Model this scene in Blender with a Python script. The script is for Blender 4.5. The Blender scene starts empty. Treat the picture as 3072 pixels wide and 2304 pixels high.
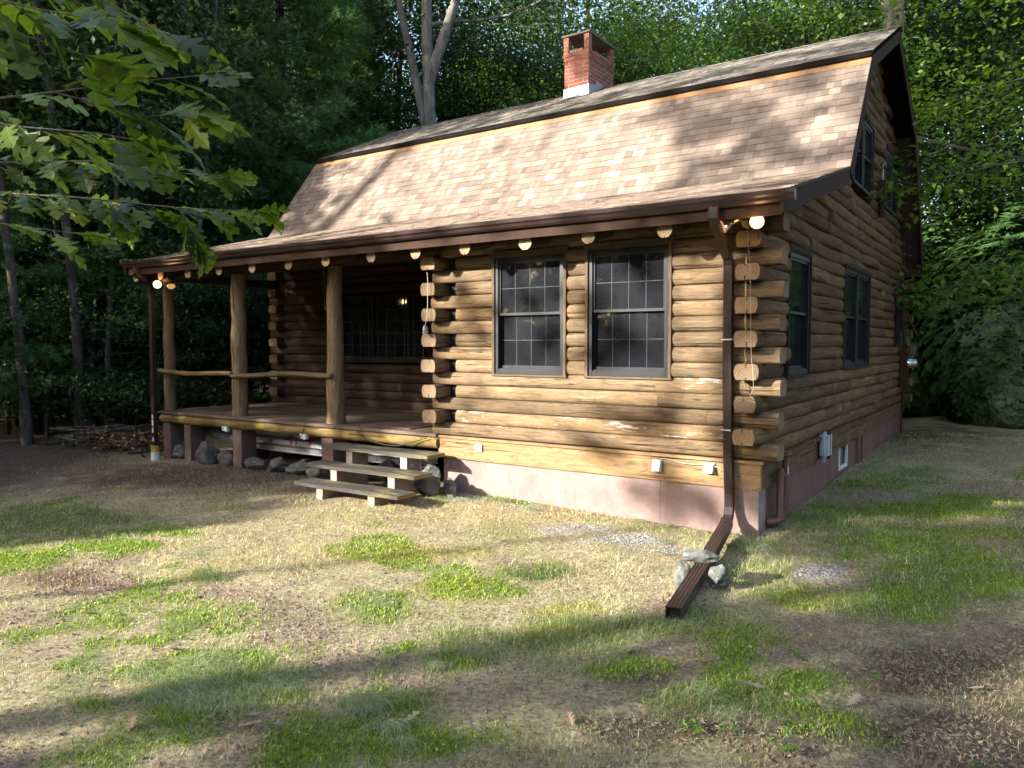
import bpy, bmesh, math, random
import numpy as np
from mathutils import Vector, Matrix, noise as mnoise
C = bpy.context.scene.collection
sc = bpy.context.scene
rnd = random.Random(7)
# ---------------------------------------------------------------- camera
cam = bpy.data.cameras.new('camera'); camo = bpy.data.objects.new('camera', cam); C.objects.link(camo)
cam.sensor_width = 36; cam.lens = 2301.03/3072*36; cam.clip_start = .05; cam.clip_end = 600
_y, _t = -.59561, -.049994
fw = Vector((math.sin(_y)*math.cos(_t), math.cos(_y)*math.cos(_t), math.sin(_t)))
rt = Vector((math.cos(_y), -math.sin(_y), 0)); up = rt.cross(fw)
CAM = Vector((2.13768, -7.35958, 1.09798))
camo.matrix_world = Matrix(((rt.x, up.x, -fw.x, CAM.x), (rt.y, up.y, -fw.y, CAM.y), (rt.z, up.z, -fw.z, CAM.z), (0, 0, 0, 1)))
sc.camera = camo
# ---------------------------------------------------------------- sky, sun, exposure
SUN = Vector((.65, 1, -.45)).normalized()
elev = math.asin(-SUN.z); azim = math.atan2(-SUN.x, -SUN.y)
w = bpy.data.worlds.new('World'); sc.world = w; w.use_nodes = True
nt = w.node_tree; bg = nt.nodes['Background']
sky = nt.nodes.new('ShaderNodeTexSky'); sky.sky_type = 'NISHITA'; sky.sun_disc = False
sky.sun_elevation = elev; sky.sun_rotation = azim % (2*math.pi); sky.air_density = .8; sky.dust_density = 3.0; sky.ozone_density = .4
nt.links.new(sky.outputs[0], bg.inputs[0]); bg.inputs[1].default_value = .15
sl = bpy.data.lights.new('sun', 'SUN'); sl.energy = 3.9; sl.angle = math.radians(.9); sl.color = (1, .96, .89)
so = bpy.data.objects.new('sun', sl); C.objects.link(so)
so.rotation_euler = SUN.to_track_quat('-Z', 'Y').to_euler(); so.location = (-20, -30, 20)
sc.view_settings.view_transform = 'Standard'; sc.view_settings.look = 'None'
sc.view_settings.exposure = 2.3; sc.view_settings.gamma = 1
sc.cycles.max_bounces = 6; sc.cycles.diffuse_bounces = 4; sc.cycles.transparent_max_bounces = 8
sc.cycles.use_denoising = True
# ---------------------------------------------------------------- materials
def mat(name, rough=.8, spec=.3):
    m = bpy.data.materials.new(name); m.use_nodes = True
    b = m.node_tree.nodes['Principled BSDF']; b.inputs['Roughness'].default_value = rough
    b.inputs['Specular IOR Level'].default_value = spec
    return m, m.node_tree, b
def nd(nt, t, **k):
    n = nt.nodes.new(t)
    for a, v in k.items():
        if a.startswith('i_'): n.inputs[a[2:].replace('_', ' ')].default_value = v
        else: setattr(n, a, v)
    return n
def ramp(nt, fac, stops, mode='LINEAR'):
    r = nt.nodes.new('ShaderNodeValToRGB'); e = r.color_ramp; e.interpolation = mode
    while len(e.elements) < len(stops): e.elements.new(.5)
    for el, (p, c) in zip(e.elements, stops): el.position = p; el.color = (*c, 1) if len(c) == 3 else c
    nt.links.new(fac, r.inputs[0]); return r.outputs[0]
def mixc(nt, f, a, b, t='MIX'):
    m = nt.nodes.new('ShaderNodeMix'); m.data_type = 'RGBA'; m.blend_type = t; m.clamp_factor = True
    for s, v in ((m.inputs[0], f), (m.inputs[6], a), (m.inputs[7], b)):
        if isinstance(v, bpy.types.NodeSocket): nt.links.new(v, s)
        elif isinstance(v, (int, float)): s.default_value = v
        else: s.default_value = (*v, 1)
    return m.outputs[2]
def math_(nt, op, a, b=0, c=None):
    m = nt.nodes.new('ShaderNodeMath'); m.operation = op
    for i, v in enumerate((a, b, c)):
        if v is None: continue
        if isinstance(v, bpy.types.NodeSocket): nt.links.new(v, m.inputs[i])
        else: m.inputs[i].default_value = v
    return m.outputs[0]
def noise(nt, vec, scale, detail=4, rough=.6, dist=0):
    n = nd(nt, 'ShaderNodeTexNoise'); n.inputs['Scale'].default_value = scale; n.inputs['Detail'].default_value = detail
    n.inputs['Roughness'].default_value = rough; n.inputs['Distortion'].default_value = dist
    if vec is not None: nt.links.new(vec, n.inputs['Vector'])
    return n.outputs['Fac']
def mapping(nt, vec, sc_, loc=(0, 0, 0)):
    m = nt.nodes.new('ShaderNodeMapping'); m.inputs['Scale'].default_value = sc_; m.inputs['Location'].default_value = loc
    nt.links.new(vec, m.inputs[0]); return m.outputs[0]
def bump(nt, b, hgt, strength=.4, dist=.01):
    n = nt.nodes.new('ShaderNodeBump'); n.inputs['Strength'].default_value = strength; n.inputs['Distance'].default_value = dist
    nt.links.new(hgt, n.inputs['Height']); nt.links.new(n.outputs[0], b.inputs['Normal'])
def attr(nt, name):
    a = nt.nodes.new('ShaderNodeAttribute'); a.attribute_name = name; return a.outputs['Fac']
def objco(nt): return nt.nodes.new('ShaderNodeTexCoord').outputs['Object']
def uvco(nt): return nt.nodes.new('ShaderNodeTexCoord').outputs['UV']
M = {}
def wood(name, dark, mid, light, peel=0, rough=.88, gs=1.0, lichen=0):
    """wood with grain along the UV's u direction (metres)"""
    m, nt, b = mat(name, rough, .12); uv = uvco(nt); L = nt.links
    g = noise(nt, mapping(nt, uv, (2.4*gs, 48*gs, 1)), 1.0, 8, .78, .5)
    g2 = noise(nt, mapping(nt, uv, (.9, 3.0, 1), (5, 3, 0)), 1.0, 3, .6)
    base = ramp(nt, g, [(.28, dark), (.5, mid), (.74, light)])
    base = mixc(nt, ramp(nt, g2, [(.35, (0, 0, 0)), (.7, (1, 1, 1))]), base, mixc(nt, .5, base, dark))
    t = attr(nt, 'tint')
    base = mixc(nt, 1.0, base, ramp(nt, t, [(0, (.66, .64, .62)), (.5, (1, 1, 1)), (1, (1.22, 1.16, 1.04))]), 'MULTIPLY')
    g3 = noise(nt, mapping(nt, uv, (3.2, 14, 1), (7, 1, 0)), 1.0, 6, .75, 1.2)
    base = mixc(nt, ramp(nt, g3, [(.48, (0, 0, 0)), (.66, (.85, .85, .85))]), base, mixc(nt, .72, base, (.045, .034, .026)))
    g4 = noise(nt, mapping(nt, uv, (1.1, 20, 1), (1, 5, 0)), 1.0, 6, .7)
    base = mixc(nt, ramp(nt, g4, [(.58, (0, 0, 0)), (.72, (.45, .45, .45))]), base, mixc(nt, .5, base, (.40, .36, .30)))
    v = nt.nodes.new('ShaderNodeTexVoronoi'); v.inputs['Scale'].default_value = 1.0
    L.new(mapping(nt, uv, (2.1, 9, 1)), v.inputs['Vector'])
    kn = ramp(nt, v.outputs['Distance'], [(.0, (1, 1, 1)), (.09, (.8, .8, .8)), (.14, (0, 0, 0))])
    kn = mixc(nt, 1, kn, ramp(nt, noise(nt, mapping(nt, uv, (1.3, 3, 1), (9, 9, 0)), 1, 1), [(.55, (0, 0, 0)), (.6, (1, 1, 1))]), 'MULTIPLY')
    base = mixc(nt, kn, base, mixc(nt, .75, base, tuple(c*.35 for c in dark)))
    # drying cracks
    cr = ramp(nt, noise(nt, mapping(nt, uv, (.7, 26, 1), (2, 8, 0)), 1, 3, .5, .3), [(.62, (0, 0, 0)), (.655, (1, 1, 1)), (.67, (0, 0, 0))])
    base = mixc(nt, cr, base, tuple(c*.3 for c in dark))
    if peel:
        p = attr(nt, 'peel')
        n3 = noise(nt, mapping(nt, uv, (7, 45, 1)), 1, 5, .7)
        n4 = noise(nt, mapping(nt, uv, (1.6, 6, 1), (4, 1, 0)), 1, 2)
        s = math_(nt, 'MULTIPLY', math_(nt, 'MULTIPLY', n3, n4), p)
        base = mixc(nt, ramp(nt, s, [(.385, (0, 0, 0)), (.40, (1, 1, 1))]), base, (.55, .53, .48))
    if lichen:
        base = mixc(nt, ramp(nt, noise(nt, mapping(nt, uv, (2.2, 5, 1)), 1, 4), [(.55, (0, 0, 0)), (.7, (lichen,)*3)]), base, (.36, .30, .05))
    L.new(base, b.inputs['Base Color'])
    bump(nt, b, math_(nt, 'ADD', math_(nt, 'SUBTRACT', g, math_(nt, 'MULTIPLY', cr, 1.5)), math_(nt, 'MULTIPLY', g3, 1.6)), .8, .006)
    M[name] = m; return m
wood('log', (.085, .057, .032), (.205, .143, .084), (.345, .255, .16), peel=1)
wood('log_side', (.075, .043, .022), (.155, .092, .047), (.235, .145, .075), lichen=.22)  # shade of the side wall put into the colour, darker than the front logs
wood('log_recess', (.030, .019, .013), (.06, .038, .026), (.09, .06, .04))  # porch and eave shade put into the colour of these logs
wood('post_wood', (.12, .085, .048), (.235, .17, .10), (.34, .255, .155), gs=.8)
wood('rim_wood', (.12, .08, .035), (.27, .18, .07), (.38, .27, .12), lichen=.9)
wood('skirt', (.19, .115, .055), (.30, .19, .095), (.38, .25, .13), gs=.5, peel=1)
wood('trim', (.075, .052, .034), (.135, .097, .062), (.195, .143, .092), gs=.6)
wood('deck', (.075, .055, .043), (.14, .105, .085), (.20, .155, .13), gs=.6)
wood('tread', (.03, .027, .024), (.075, .068, .058), (.16, .14, .118), gs=.9, lichen=.35)
wood('tread_top', (.06, .052, .036), (.12, .108, .082), (.20, .18, .14), gs=.9, lichen=.3)
wood('brown_paint', (.05, .028, .022), (.075, .043, .034), (.10, .06, .048), gs=.4)
def end_grain(name, dark, light):
    m, nt, b = mat(name, .85, .2); uv = uvco(nt)
    wv = nd(nt, 'ShaderNodeTexWave', wave_type='RINGS', rings_direction='SPHERICAL'); wv.inputs['Scale'].default_value = 11
    wv.inputs['Distortion'].default_value = 3.5; wv.inputs['Detail'].default_value = 3; wv.inputs['Detail Scale'].default_value = 2
    nt.links.new(mapping(nt, uv, (1, 1.2, 1)), wv.inputs['Vector'])
    base = ramp(nt, wv.outputs['Fac'], [(0, tuple(c*1.15 for c in dark)), (.45, tuple(c*.85 for c in light))])
    n = noise(nt, mapping(nt, uv, (8, 8, 1), (3, 3, 3)), 1, 5)
    sx = nt.nodes.new('ShaderNodeSeparateXYZ'); nt.links.new(uv, sx.inputs[0])
    kf = math_(nt, 'MULTIPLY', math_(nt, 'LESS_THAN', math_(nt, 'ABSOLUTE', math_(nt, 'SUBTRACT', sx.outputs[0], .004)), .006), math_(nt, 'GREATER_THAN', math_(nt, 'ABSOLUTE', sx.outputs[1]), .048))
    base = mixc(nt, kf, base, (.015, .01, .008))
    base = mixc(nt, ramp(nt, n, [(.35, (1, 1, 1)), (.65, (0, 0, 0))]), base, mixc(nt, .5, base, dark))
    t = attr(nt, 'tint')
    base = mixc(nt, 1.0, base, ramp(nt, t, [(0, (.7, .68, .66)), (.5, (1, 1, 1)), (1, (1.25, 1.2, 1.1))]), 'MULTIPLY')
    nt.links.new(base, b.inputs['Base Color']); bump(nt, b, wv.outputs['Fac'], .4, .003); M[name] = m
end_grain('end_grain', (.12, .08, .046), (.255, .18, .108))
end_grain('end_light', (.24, .17, .10), (.40, .30, .185))
def plain(name, col, rough=.6, var=.25, sc_=6, spec=.4, metal=0, bmp=.15):
    m, nt, b = mat(name, rough, spec); o = objco(nt); n = noise(nt, o, sc_, 6, .65)
    lo = tuple(c*(1-var) for c in col); hi = tuple(min(1, c*(1+var)) for c in col)
    nt.links.new(ramp(nt, n, [(.3, lo), (.7, hi)]), b.inputs['Base Color']); b.inputs['Metallic'].default_value = metal
    if bmp: bump(nt, b, noise(nt, o, sc_*8, 4), bmp, .004)
    M[name] = m; return m
plain('gutter', (.030, .017, .015), .36, .3, 3, .4)
plain('gutter_leaf', (.02, .017, .014), .5, .6, 30)
plain('black_frame', (.009, .010, .012), .45, .3, 5, .25)
plain('dark', (.012, .011, .010), .9)
plain('soffit', (.05, .033, .024), .8, .3)
plain('drip', (.012, .010, .009), 1.0, .2, 6, .0)
plain('white_plastic', (.62, .62, .6), .5, .12, 12)
plain('grey_plastic', (.42, .45, .5), .45, .12, 7)
plain('box_brown', (.045, .027, .019), .85, .2, 6, .08)
plain('pipe_brown', (.16, .075, .055), .45, .2)
plain('cord', (.03, .025, .022), .6)
plain('cord_white', (.4, .36, .3), .7)
plain('aluminium', (.55, .57, .6), .38, .15, 9, .5, .7)
plain('red_tape', (.42, .05, .03), .5)
plain('hole', (.01, .01, .012), .9)
plain('mat_brown', (.11, .065, .055), .95, .3, 40)
plain('flashing', (.30, .31, .32), .6, .3, 6, .4, .2)
plain('chrome', (.8, .8, .8), .12, .05, 4, .5, 1)
plain('brass', (.5, .36, .15), .3, .1, 4, .5, 1)
plain('yellow_paint', (.45, .28, .05), .6, .3, 20)
plain('paint_white', (.6, .6, .57), .6, .25, 20)
def concrete(name, col, patch, thr=.62, sc_=5):
    m, nt, b = mat(name, .85, .25); o = objco(nt)
    base = ramp(nt, noise(nt, o, 2.5, 6, .7), [(.3, tuple(c*.72 for c in col)), (.7, tuple(c*1.2 for c in col))])

    spl = ramp(nt, noise(nt, mapping(nt, o, (6, 6, 2.2)), 1.6, 7, .75), [(.5, (0, 0, 0)), (.7, (.6, .6, .6))])
    base = mixc(nt, spl, base, tuple(c*.55 for c in col))
    base = mixc(nt, ramp(nt, noise(nt, mapping(nt, o, (1, 1, .5)), sc_, 5, .6), [(thr, (0, 0, 0)), (thr+.02, (1, 1, 1))]), base, patch)
    nt.links.new(base, b.inputs['Base Color']); bump(nt, b, noise(nt, o, 60, 5), .35, .004); M[name] = m
concrete('foundation', (.25, .175, .155), (.30, .235, .205), .64)
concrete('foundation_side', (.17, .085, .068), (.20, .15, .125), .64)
concrete('pier', (.17, .105, .09), (.40, .38, .34), .685, 9)
concrete('block', (.30, .24, .20), (.36, .17, .12), .58, 9)
concrete('block_white', (.30, .25, .22), (.58, .57, .53), .56, 30)
def rock(name, a, b_, c_):
    m, nt, b = mat(name, .9, .2); o = objco(nt)
    base = ramp(nt, noise(nt, o, 7, 8, .7, .5), [(.3, a), (.5, b_), (.72, c_)])
    base = mixc(nt, ramp(nt, noise(nt, o, 30, 3), [(.6, (0, 0, 0)), (.68, (.7, .7, .7))]), base, (.36, .37, .33))
    nt.links.new(base, b.inputs['Base Color']); bump(nt, b, noise(nt, o, 18, 8, .7), .7, .02); M[name] = m
rock('rock_grey', (.035, .034, .030), (.095, .092, .082), (.19, .185, .17))
rock('rock_pale', (.04, .042, .036), (.115, .12, .105), (.225, .23, .205))
rock('stone_chip', (.2, .19, .18), (.38, .37, .35), (.55, .54, .52))
plain('clod', (.20, .145, .10), .95, .5, 9, .1)
def brick(name):
    m, nt, b = mat(name, .9, .2); uv = uvco(nt)
    br = nd(nt, 'ShaderNodeTexBrick', offset=.5); br.inputs['Scale'].default_value = 1
    br.inputs['Brick Width'].default_value = .205; br.inputs['Row Height'].default_value = .0715
    br.inputs['Mortar Size'].default_value = .007; br.inputs['Mortar Smooth'].default_value = .2; br.inputs['Bias'].default_value = 0
    br.inputs['Color1'].default_value = (.36, .115, .055, 1); br.inputs['Color2'].default_value = (.17, .055, .038, 1)
    br.inputs['Mortar'].default_value = (.30, .25, .22, 1)
    ws = noise(nt, mapping(nt, uv, (14, 30, 1)), 1, 4)
    v2 = nt.nodes.new('ShaderNodeVectorMath'); v2.operation = 'MULTIPLY_ADD'
    cx = nt.nodes.new('ShaderNodeCombineXYZ'); nt.links.new(ws, cx.inputs[0]); nt.links.new(ws, cx.inputs[1])
    nt.links.new(cx.outputs[0], v2.inputs[0]); v2.inputs[1].default_value = (.008, .008, 0); nt.links.new(uv, v2.inputs[2])
    nt.links.new(v2.outputs[0], br.inputs['Vector'])
    col = mixc(nt, ramp(nt, noise(nt, mapping(nt, uv, (9, 16, 1)), 1, 5, .7), [(.35, (0, 0, 0)), (.75, (.75, .75, .75))]), br.outputs['Color'], (.15, .075, .06))
    wh = ramp(nt, noise(nt, mapping(nt, uv, (22, 9, 1), (1, 7, 0)), 1, 4, .7), [(.60, (0, 0, 0)), (.66, (1, 1, 1))])
    col = mixc(nt, mixc(nt, 1, wh, ramp(nt, br.outputs['Fac'], [(.0, (.12, .12, .12)), (.6, (1, 1, 1))]), 'MULTIPLY'), col, (.55, .50, .45))
    nt.links.new(col, b.inputs['Base Color']); bump(nt, b, math_(nt, 'SUBTRACT', 1, br.outputs['Fac']), .8, .008); M[name] = m
brick('brick')
def shingle(name, cols, stain=False):
    m, nt, b = mat(name, .95, .15); t = attr(nt, 'tint'); o = objco(nt)
    base = ramp(nt, t, [(i/(len(cols)-1), c) for i, c in enumerate(cols)])
    gr = noise(nt, o, 160, 3, .8)
    base = mixc(nt, 1, base, ramp(nt, gr, [(.3, (.7, .7, .7)), (.7, (1.25, 1.25, 1.25))]), 'MULTIPLY')
    base = mixc(nt, ramp(nt, noise(nt, mapping(nt, o, (2.5, .7, .7)), 1.6, 6, .7), [(.45, (0, 0, 0)), (.7, (.5, .5, .5))]), base, (.10, .08, .06))
    if stain:
        p = attr(nt, 'peel')
        n = noise(nt, mapping(nt, o, (3.0, 1, 2)), 1, 4)
        base = mixc(nt, math_(nt, 'MULTIPLY', p, ramp(nt, n, [(.3, (.2, .2, .2)), (.62, (1, 1, 1))])), base, (.38, .19, .07))
    nt.links.new(base, b.inputs['Base Color']); bump(nt, b, gr, .4, .003); M[name] = m
shingle('shingle', [(.14, .106, .082), (.178, .137, .107), (.215, .168, .133), (.28, .225, .18)], True)
shingle('shingle_grey', [(.075, .067, .057), (.125, .113, .096), (.18, .165, .14), (.24, .22, .19)])
def glass(name):
    m, nt, b = mat(name, .04, .6); o = objco(nt)
    nt.links.new(ramp(nt, noise(nt, mapping(nt, o, (1, 1, .7)), 2.6, 4, .6), [(.42, (.010, .011, .013)), (.75, (.020, .021, .024))]), b.inputs['Base Color']); b.inputs['IOR'].default_value = 1.45
    bump(nt, b, noise(nt, o, 3.2, 2), .16, .01); M[name] = m
glass('glass')
def emit(name, col, s):
    m = bpy.data.materials.new(name); m.use_nodes = True; nt = m.node_tree; nt.nodes.clear()
    e = nt.nodes.new('ShaderNodeEmission'); e.inputs[0].default_value = (*col, 1); e.inputs[1].default_value = s
    o = nt.nodes.new('ShaderNodeOutputMaterial'); nt.links.new(e.outputs[0], o.inputs[0]); M[name] = m
emit('bulb', (1, .70, .30), .75)
emit('bulb_side', (1, .5, .2), .14)  # weak glow given to the unlit bulbs
m, nt, b = mat('clear_jar', .05, .5); b.inputs['Base Color'].default_value = (.7, .75, .8, 1); b.inputs['Transmission Weight'].default_value = .85; M['clear_jar'] = m
def leafmat(name, cols, trans=.35, rough=.5, spec=.35):
    m = bpy.data.materials.new(name); m.use_nodes = True; nt = m.node_tree; b = nt.nodes['Principled BSDF']
    b.inputs['Roughness'].default_value = rough; b.inputs['Specular IOR Level'].default_value = spec
    t = attr(nt, 'tint'); oi = nt.nodes.new('ShaderNodeObjectInfo').outputs['Random']
    c = ramp(nt, t, [(i/(len(cols)-1), k) for i, k in enumerate(cols)])
    c = mixc(nt, 1, c, ramp(nt, oi, [(0, (.75, .85, .9)), (.5, (1.05, 1.05, 1)), (1, (1.4, 1.25, 1.0))]), 'MULTIPLY')
    nt.links.new(c, b.inputs['Base Color'])
    tr = nt.nodes.new('ShaderNodeBsdfTranslucent'); nt.links.new(mixc(nt, 1, c, (1.5, 1.5, .6), 'MULTIPLY'), tr.inputs[0])
    mx = nt.nodes.new('ShaderNodeMixShader'); mx.inputs[0].default_value = trans
    nt.links.new(b.outputs[0], mx.inputs[1]); nt.links.new(tr.outputs[0], mx.inputs[2])
    nt.links.new(mx.outputs[0], nt.nodes['Material Output'].inputs[0]); M[name] = m
leafmat('leaf_oak', [(.020, .043, .015), (.036, .074, .023), (.066, .118, .034)], .32)
leafmat('leaf_bright', [(.045, .10, .018), (.08, .16, .026), (.145, .25, .042)], .4)
leafmat('leaf_dark', [(.022, .044, .018), (.04, .075, .028), (.07, .12, .04)], .35)
leafmat('leaf_rhodo', [(.018, .042, .014), (.040, .085, .026), (.085, .15, .045)], .15, .42, .3)
leafmat('needle', [(.05, .11, .045), (.10, .21, .075), (.18, .33, .12)], .3)
leafmat('grass_green', [(.07, .11, .03), (.15, .22, .06), (.30, .36, .15)], .4)
leafmat('grass_dry', [(.23, .19, .11), (.42, .37, .23), (.60, .54, .37)], .3)
leafmat('moss', [(.065, .115, .012), (.15, .23, .02), (.30, .38, .05)], .3)
leafmat('litter', [(.12, .075, .045), (.25, .17, .11), (.42, .33, .23)], .2, .8)
def bark(name, a, b_):
    m, nt, b = mat(name, .95, .15); o = objco(nt); n = noise(nt, mapping(nt, o, (9, 9, 2.2)), 1, 7, .7, .4)
    c = ramp(nt, n, [(.35, a), (.7, b_)])
    c = mixc(nt, ramp(nt, noise(nt, o, 1.7, 5), [(.56, (0, 0, 0)), (.66, (.6, .6, .6))]), c, (.22, .25, .18))
    nt.links.new(c, b.inputs['Base Color']); bump(nt, b, n, .8, .03); M[name] = m
bark('bark', (.035, .030, .024), (.11, .095, .08))
bark('bark_pine', (.035, .027, .022), (.10, .075, .06))
bark('bark_pale', (.10, .09, .075), (.27, .25, .22))
bark('twig', (.09, .075, .05), (.17, .15, .11))
# ---------------------------------------------------------------- mesh builder
class MB:
    def __init__(s): s.V = []; s.F = []; s.m = []; s.uv = []; s.t = []; s.sm = []; s.p = []
    def add(s, vs, fs, mt=0, uvs=None, tint=.5, smooth=False, peel=0):
        n = len(s.V); s.V += [tuple(v) for v in vs]
        for i, f in enumerate(fs):
            s.F.append([n+k for k in f]); s.m.append(mt); s.t.append(tint); s.sm.append(smooth); s.p.append(peel)
            if uvs is not None: s.uv += [uvs[k] for k in f] if not isinstance(uvs[0], list) else uvs[i]
            else: s.uv += [(vs[k][0], vs[k][2]) for k in f]
    def box(s, a, b, mt=0, tint=.5, peel=0, axis=None):
        (x0, y0, z0), (x1, y1, z1) = a, b
        vs = [(x, y, z) for x in (x0, x1) for y in (y0, y1) for z in (z0, z1)]
        fs = [(0, 1, 3, 2), (4, 6, 7, 5), (0, 4, 5, 1), (2, 3, 7, 6), (0, 2, 6, 4), (1, 5, 7, 3)]
        d = [x1-x0, y1-y0, z1-z0]; ax = d.index(max(d)) if axis is None else axis
        o = [k for k in range(3) if k != ax]; off = rnd.random()*20
        for f in fs:
            q = [vs[k] for k in f]
            dn = [max(p[k] for p in q)-min(p[k] for p in q) for k in range(3)]
            flat = dn.index(min(dn))
            if flat == ax: U, W = o
            else: U = ax; W = [k for k in o if k != flat][0]
            s.add(q, [(0, 1, 2, 3)], mt, [(p[U]+off, p[W]+off) for p in q], tint, False, peel)
    def obox(s, c, X, Y, Z, mt=0, tint=.5):
        """box with centre c and half-axis vectors X, Y, Z"""
        c, X, Y, Z = map(Vector, (c, X, Y, Z))
        vs = [c+i*X+j*Y+k*Z for i in (-1, 1) for j in (-1, 1) for k in (-1, 1)]
        L = [X.length*2, Y.length*2, Z.length*2]; off = rnd.random()*9
        fs = [(0, 1, 3, 2), (4, 6, 7, 5), (0, 4, 5, 1), (2, 3, 7, 6), (0, 2, 6, 4), (1, 5, 7, 3)]
        loc = [(i, j, k) for i in (0, 1) for j in (0, 1) for k in (0, 1)]
        big = L.index(max(L))
        for f in fs:
            cs = [loc[k] for k in f]; fl = [k for k in range(3) if len({c_[k] for c_ in cs}) == 1][0]
            r = [k for k in range(3) if k != fl]
            if big in r: U = big; W = [k for k in r if k != big][0]
            else: U, W = r
            s.add([vs[k] for k in f], [(0, 1, 2, 3)], mt, [(c_[U]*L[U]+off, c_[W]*L[W]+off) for c_ in cs], tint)
    def tube(s, pts, rad, n=8, mt=0, tint=.5, caps=True, capmt=None, wob=0, squash=1):
        pts = [Vector(p) for p in pts]; N = len(pts)
        if not hasattr(rad, '__len__'): rad = [rad]*N
        rings = []; u = 0; us = []; off = rnd.random()*30; ph = rnd.random()*9
        a0 = None
        for i, p in enumerate(pts):
            d = (pts[min(i+1, N-1)]-pts[max(i-1, 0)]).normalized()
            if a0 is None:
                a0 = Vector((0, 0, 1)) if abs(d.z) < .9 else Vector((1, 0, 0))
            a = (a0-d*a0.dot(d)).normalized(); a0 = a; b = d.cross(a)
            if i: u += (pts[i]-pts[i-1]).length
            us.append(u)
            ring = []
            for k in range(n):
                an = 2*math.pi*k/n
                r = rad[i]*(1+(wob*mnoise.noise(Vector((u*1.3+ph, math.cos(an)*.8, math.sin(an)*.8))) if wob else 0))
                ring.append(p+a*math.cos(an)*r*squash+b*math.sin(an)*r)
            rings.append(ring)
        vs = [v for r in rings for v in r]; fs = []; uv = []
        for i in range(N-1):
            c = 2*math.pi*max(rad[i], .004)
            for k in range(n):
                k2 = (k+1) % n; fs.append((i*n+k, i*n+k2, (i+1)*n+k2, (i+1)*n+k))
                uv.append([(us[i]+off, k/n*c), (us[i]+off, (k+1)/n*c), (us[i+1]+off, (k+1)/n*c), (us[i+1]+off, k/n*c)])
        s.add(vs, fs, mt, uv, tint, True)
        if caps:
            cm = mt if capmt is None else capmt
            for r, q, rev in ((rings[0], pts[0], 1), (rings[-1], pts[-1], 0)):
                f = list(range(n)); f = f[::-1] if rev else f
                uvs = [(math.cos(2*math.pi*k/n)*(r[0]-q).length+.013, math.sin(2*math.pi*k/n)*(r[0]-q).length) for k in range(n)]
                s.add(r, [f], cm, uvs, tint)
    def build(s, name, mats, parent=None, autosm=None):
        me = bpy.data.meshes.new(name); me.from_pydata(s.V, [], s.F)
        for m_ in mats: me.materials.append(M[m_] if isinstance(m_, str) else m_)
        me.polygons.foreach_set('material_index', s.m); me.polygons.foreach_set('use_smooth', s.sm)
        uvl = me.uv_layers.new(name='UVMap'); uvl.data.foreach_set('uv', np.array(s.uv, dtype=np.float32).ravel())
        me.attributes.new('tint', 'FLOAT', 'FACE').data.foreach_set('value', s.t)
        me.attributes.new('peel', 'FLOAT', 'FACE').data.foreach_set('value', s.p)
        me.update(); o = bpy.data.objects.new(name, me); C.objects.link(o)
        if parent is not None: o.parent = parent; o.matrix_parent_inverse = Matrix.Translation(-parent_loc(parent))
        return o
def parent_loc(p): return Vector(p.location) if p.parent is None else Vector((0, 0, 0))
def thing(name, label, cat, loc=(0, 0, 0), group=None):
    o = bpy.data.objects.new(name, None); C.objects.link(o); o.location = loc; o.empty_display_size = .1
    return tag(o, label, cat, group)
def tag(o, label, cat, group=None, kind=None):
    if label: o['label'] = label
    if cat: o['category'] = cat
    if group: o['group'] = group
    if kind: o['kind'] = kind
    return o
def np_mesh(name, V, F, mats, tint=None, midx=None, smooth=False, parent=None):
    """V (N,3) float, F (M,k) int"""
    V = np.ascontiguousarray(V, dtype=np.float32); F = np.ascontiguousarray(F, dtype=np.int32)
    me = bpy.data.meshes.new(name); me.vertices.add(len(V)); me.vertices.foreach_set('co', V.ravel())
    k = F.shape[1]; me.loops.add(F.size); me.loops.foreach_set('vertex_index', F.ravel())
    me.polygons.add(len(F)); me.polygons.foreach_set('loop_start', np.arange(0, F.size, k, dtype=np.int32))
    for m_ in mats: me.materials.append(M[m_])
    if midx is not None: me.polygons.foreach_set('material_index', np.ascontiguousarray(midx, dtype=np.int32))
    if smooth: me.polygons.foreach_set('use_smooth', np.ones(len(F), dtype=bool))
    if tint is not None: me.attributes.new('tint', 'FLOAT', 'FACE').data.foreach_set('value', np.ascontiguousarray(tint, dtype=np.float32))
    me.update(calc_edges=True); me.validate()
    o = bpy.data.objects.new(name, me); C.objects.link(o)
    if parent is not None: o.parent = parent
    return o
def leaves_np(cent, size, rs, flat=.6, aspect=.5, tint=None, droop=.3):
    """one folded diamond (4 verts, 1 quad) per leaf at cent; returns V, F, tint"""
    n = len(cent); size = np.broadcast_to(size, (n,))
    az = rs.uniform(0, 2*np.pi, n); pit = rs.normal(-droop, .45, n)
    d = np.stack([np.cos(az)*np.cos(pit), np.sin(az)*np.cos(pit), np.sin(pit)], 1)
    nrm = rs.normal(0, 1, (n, 3))*(1-flat)+np.array([0, 0, 1])*flat
    s_ = np.cross(d, nrm); s_ /= np.linalg.norm(s_, axis=1)[:, None]+1e-9
    a = size[:, None]
    v0 = cent-d*a*.5; v2 = cent+d*a*.5; v1 = cent+s_*a*aspect*.5-d*a*.08; v3 = cent-s_*a*aspect*.5-d*a*.08
    V = np.stack([v0, v1, v2, v3], 1).reshape(-1, 3)
    F = np.arange(n*4).reshape(n, 4)
    return V, F, (tint if tint is not None else rs.uniform(0, 1, n))
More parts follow.
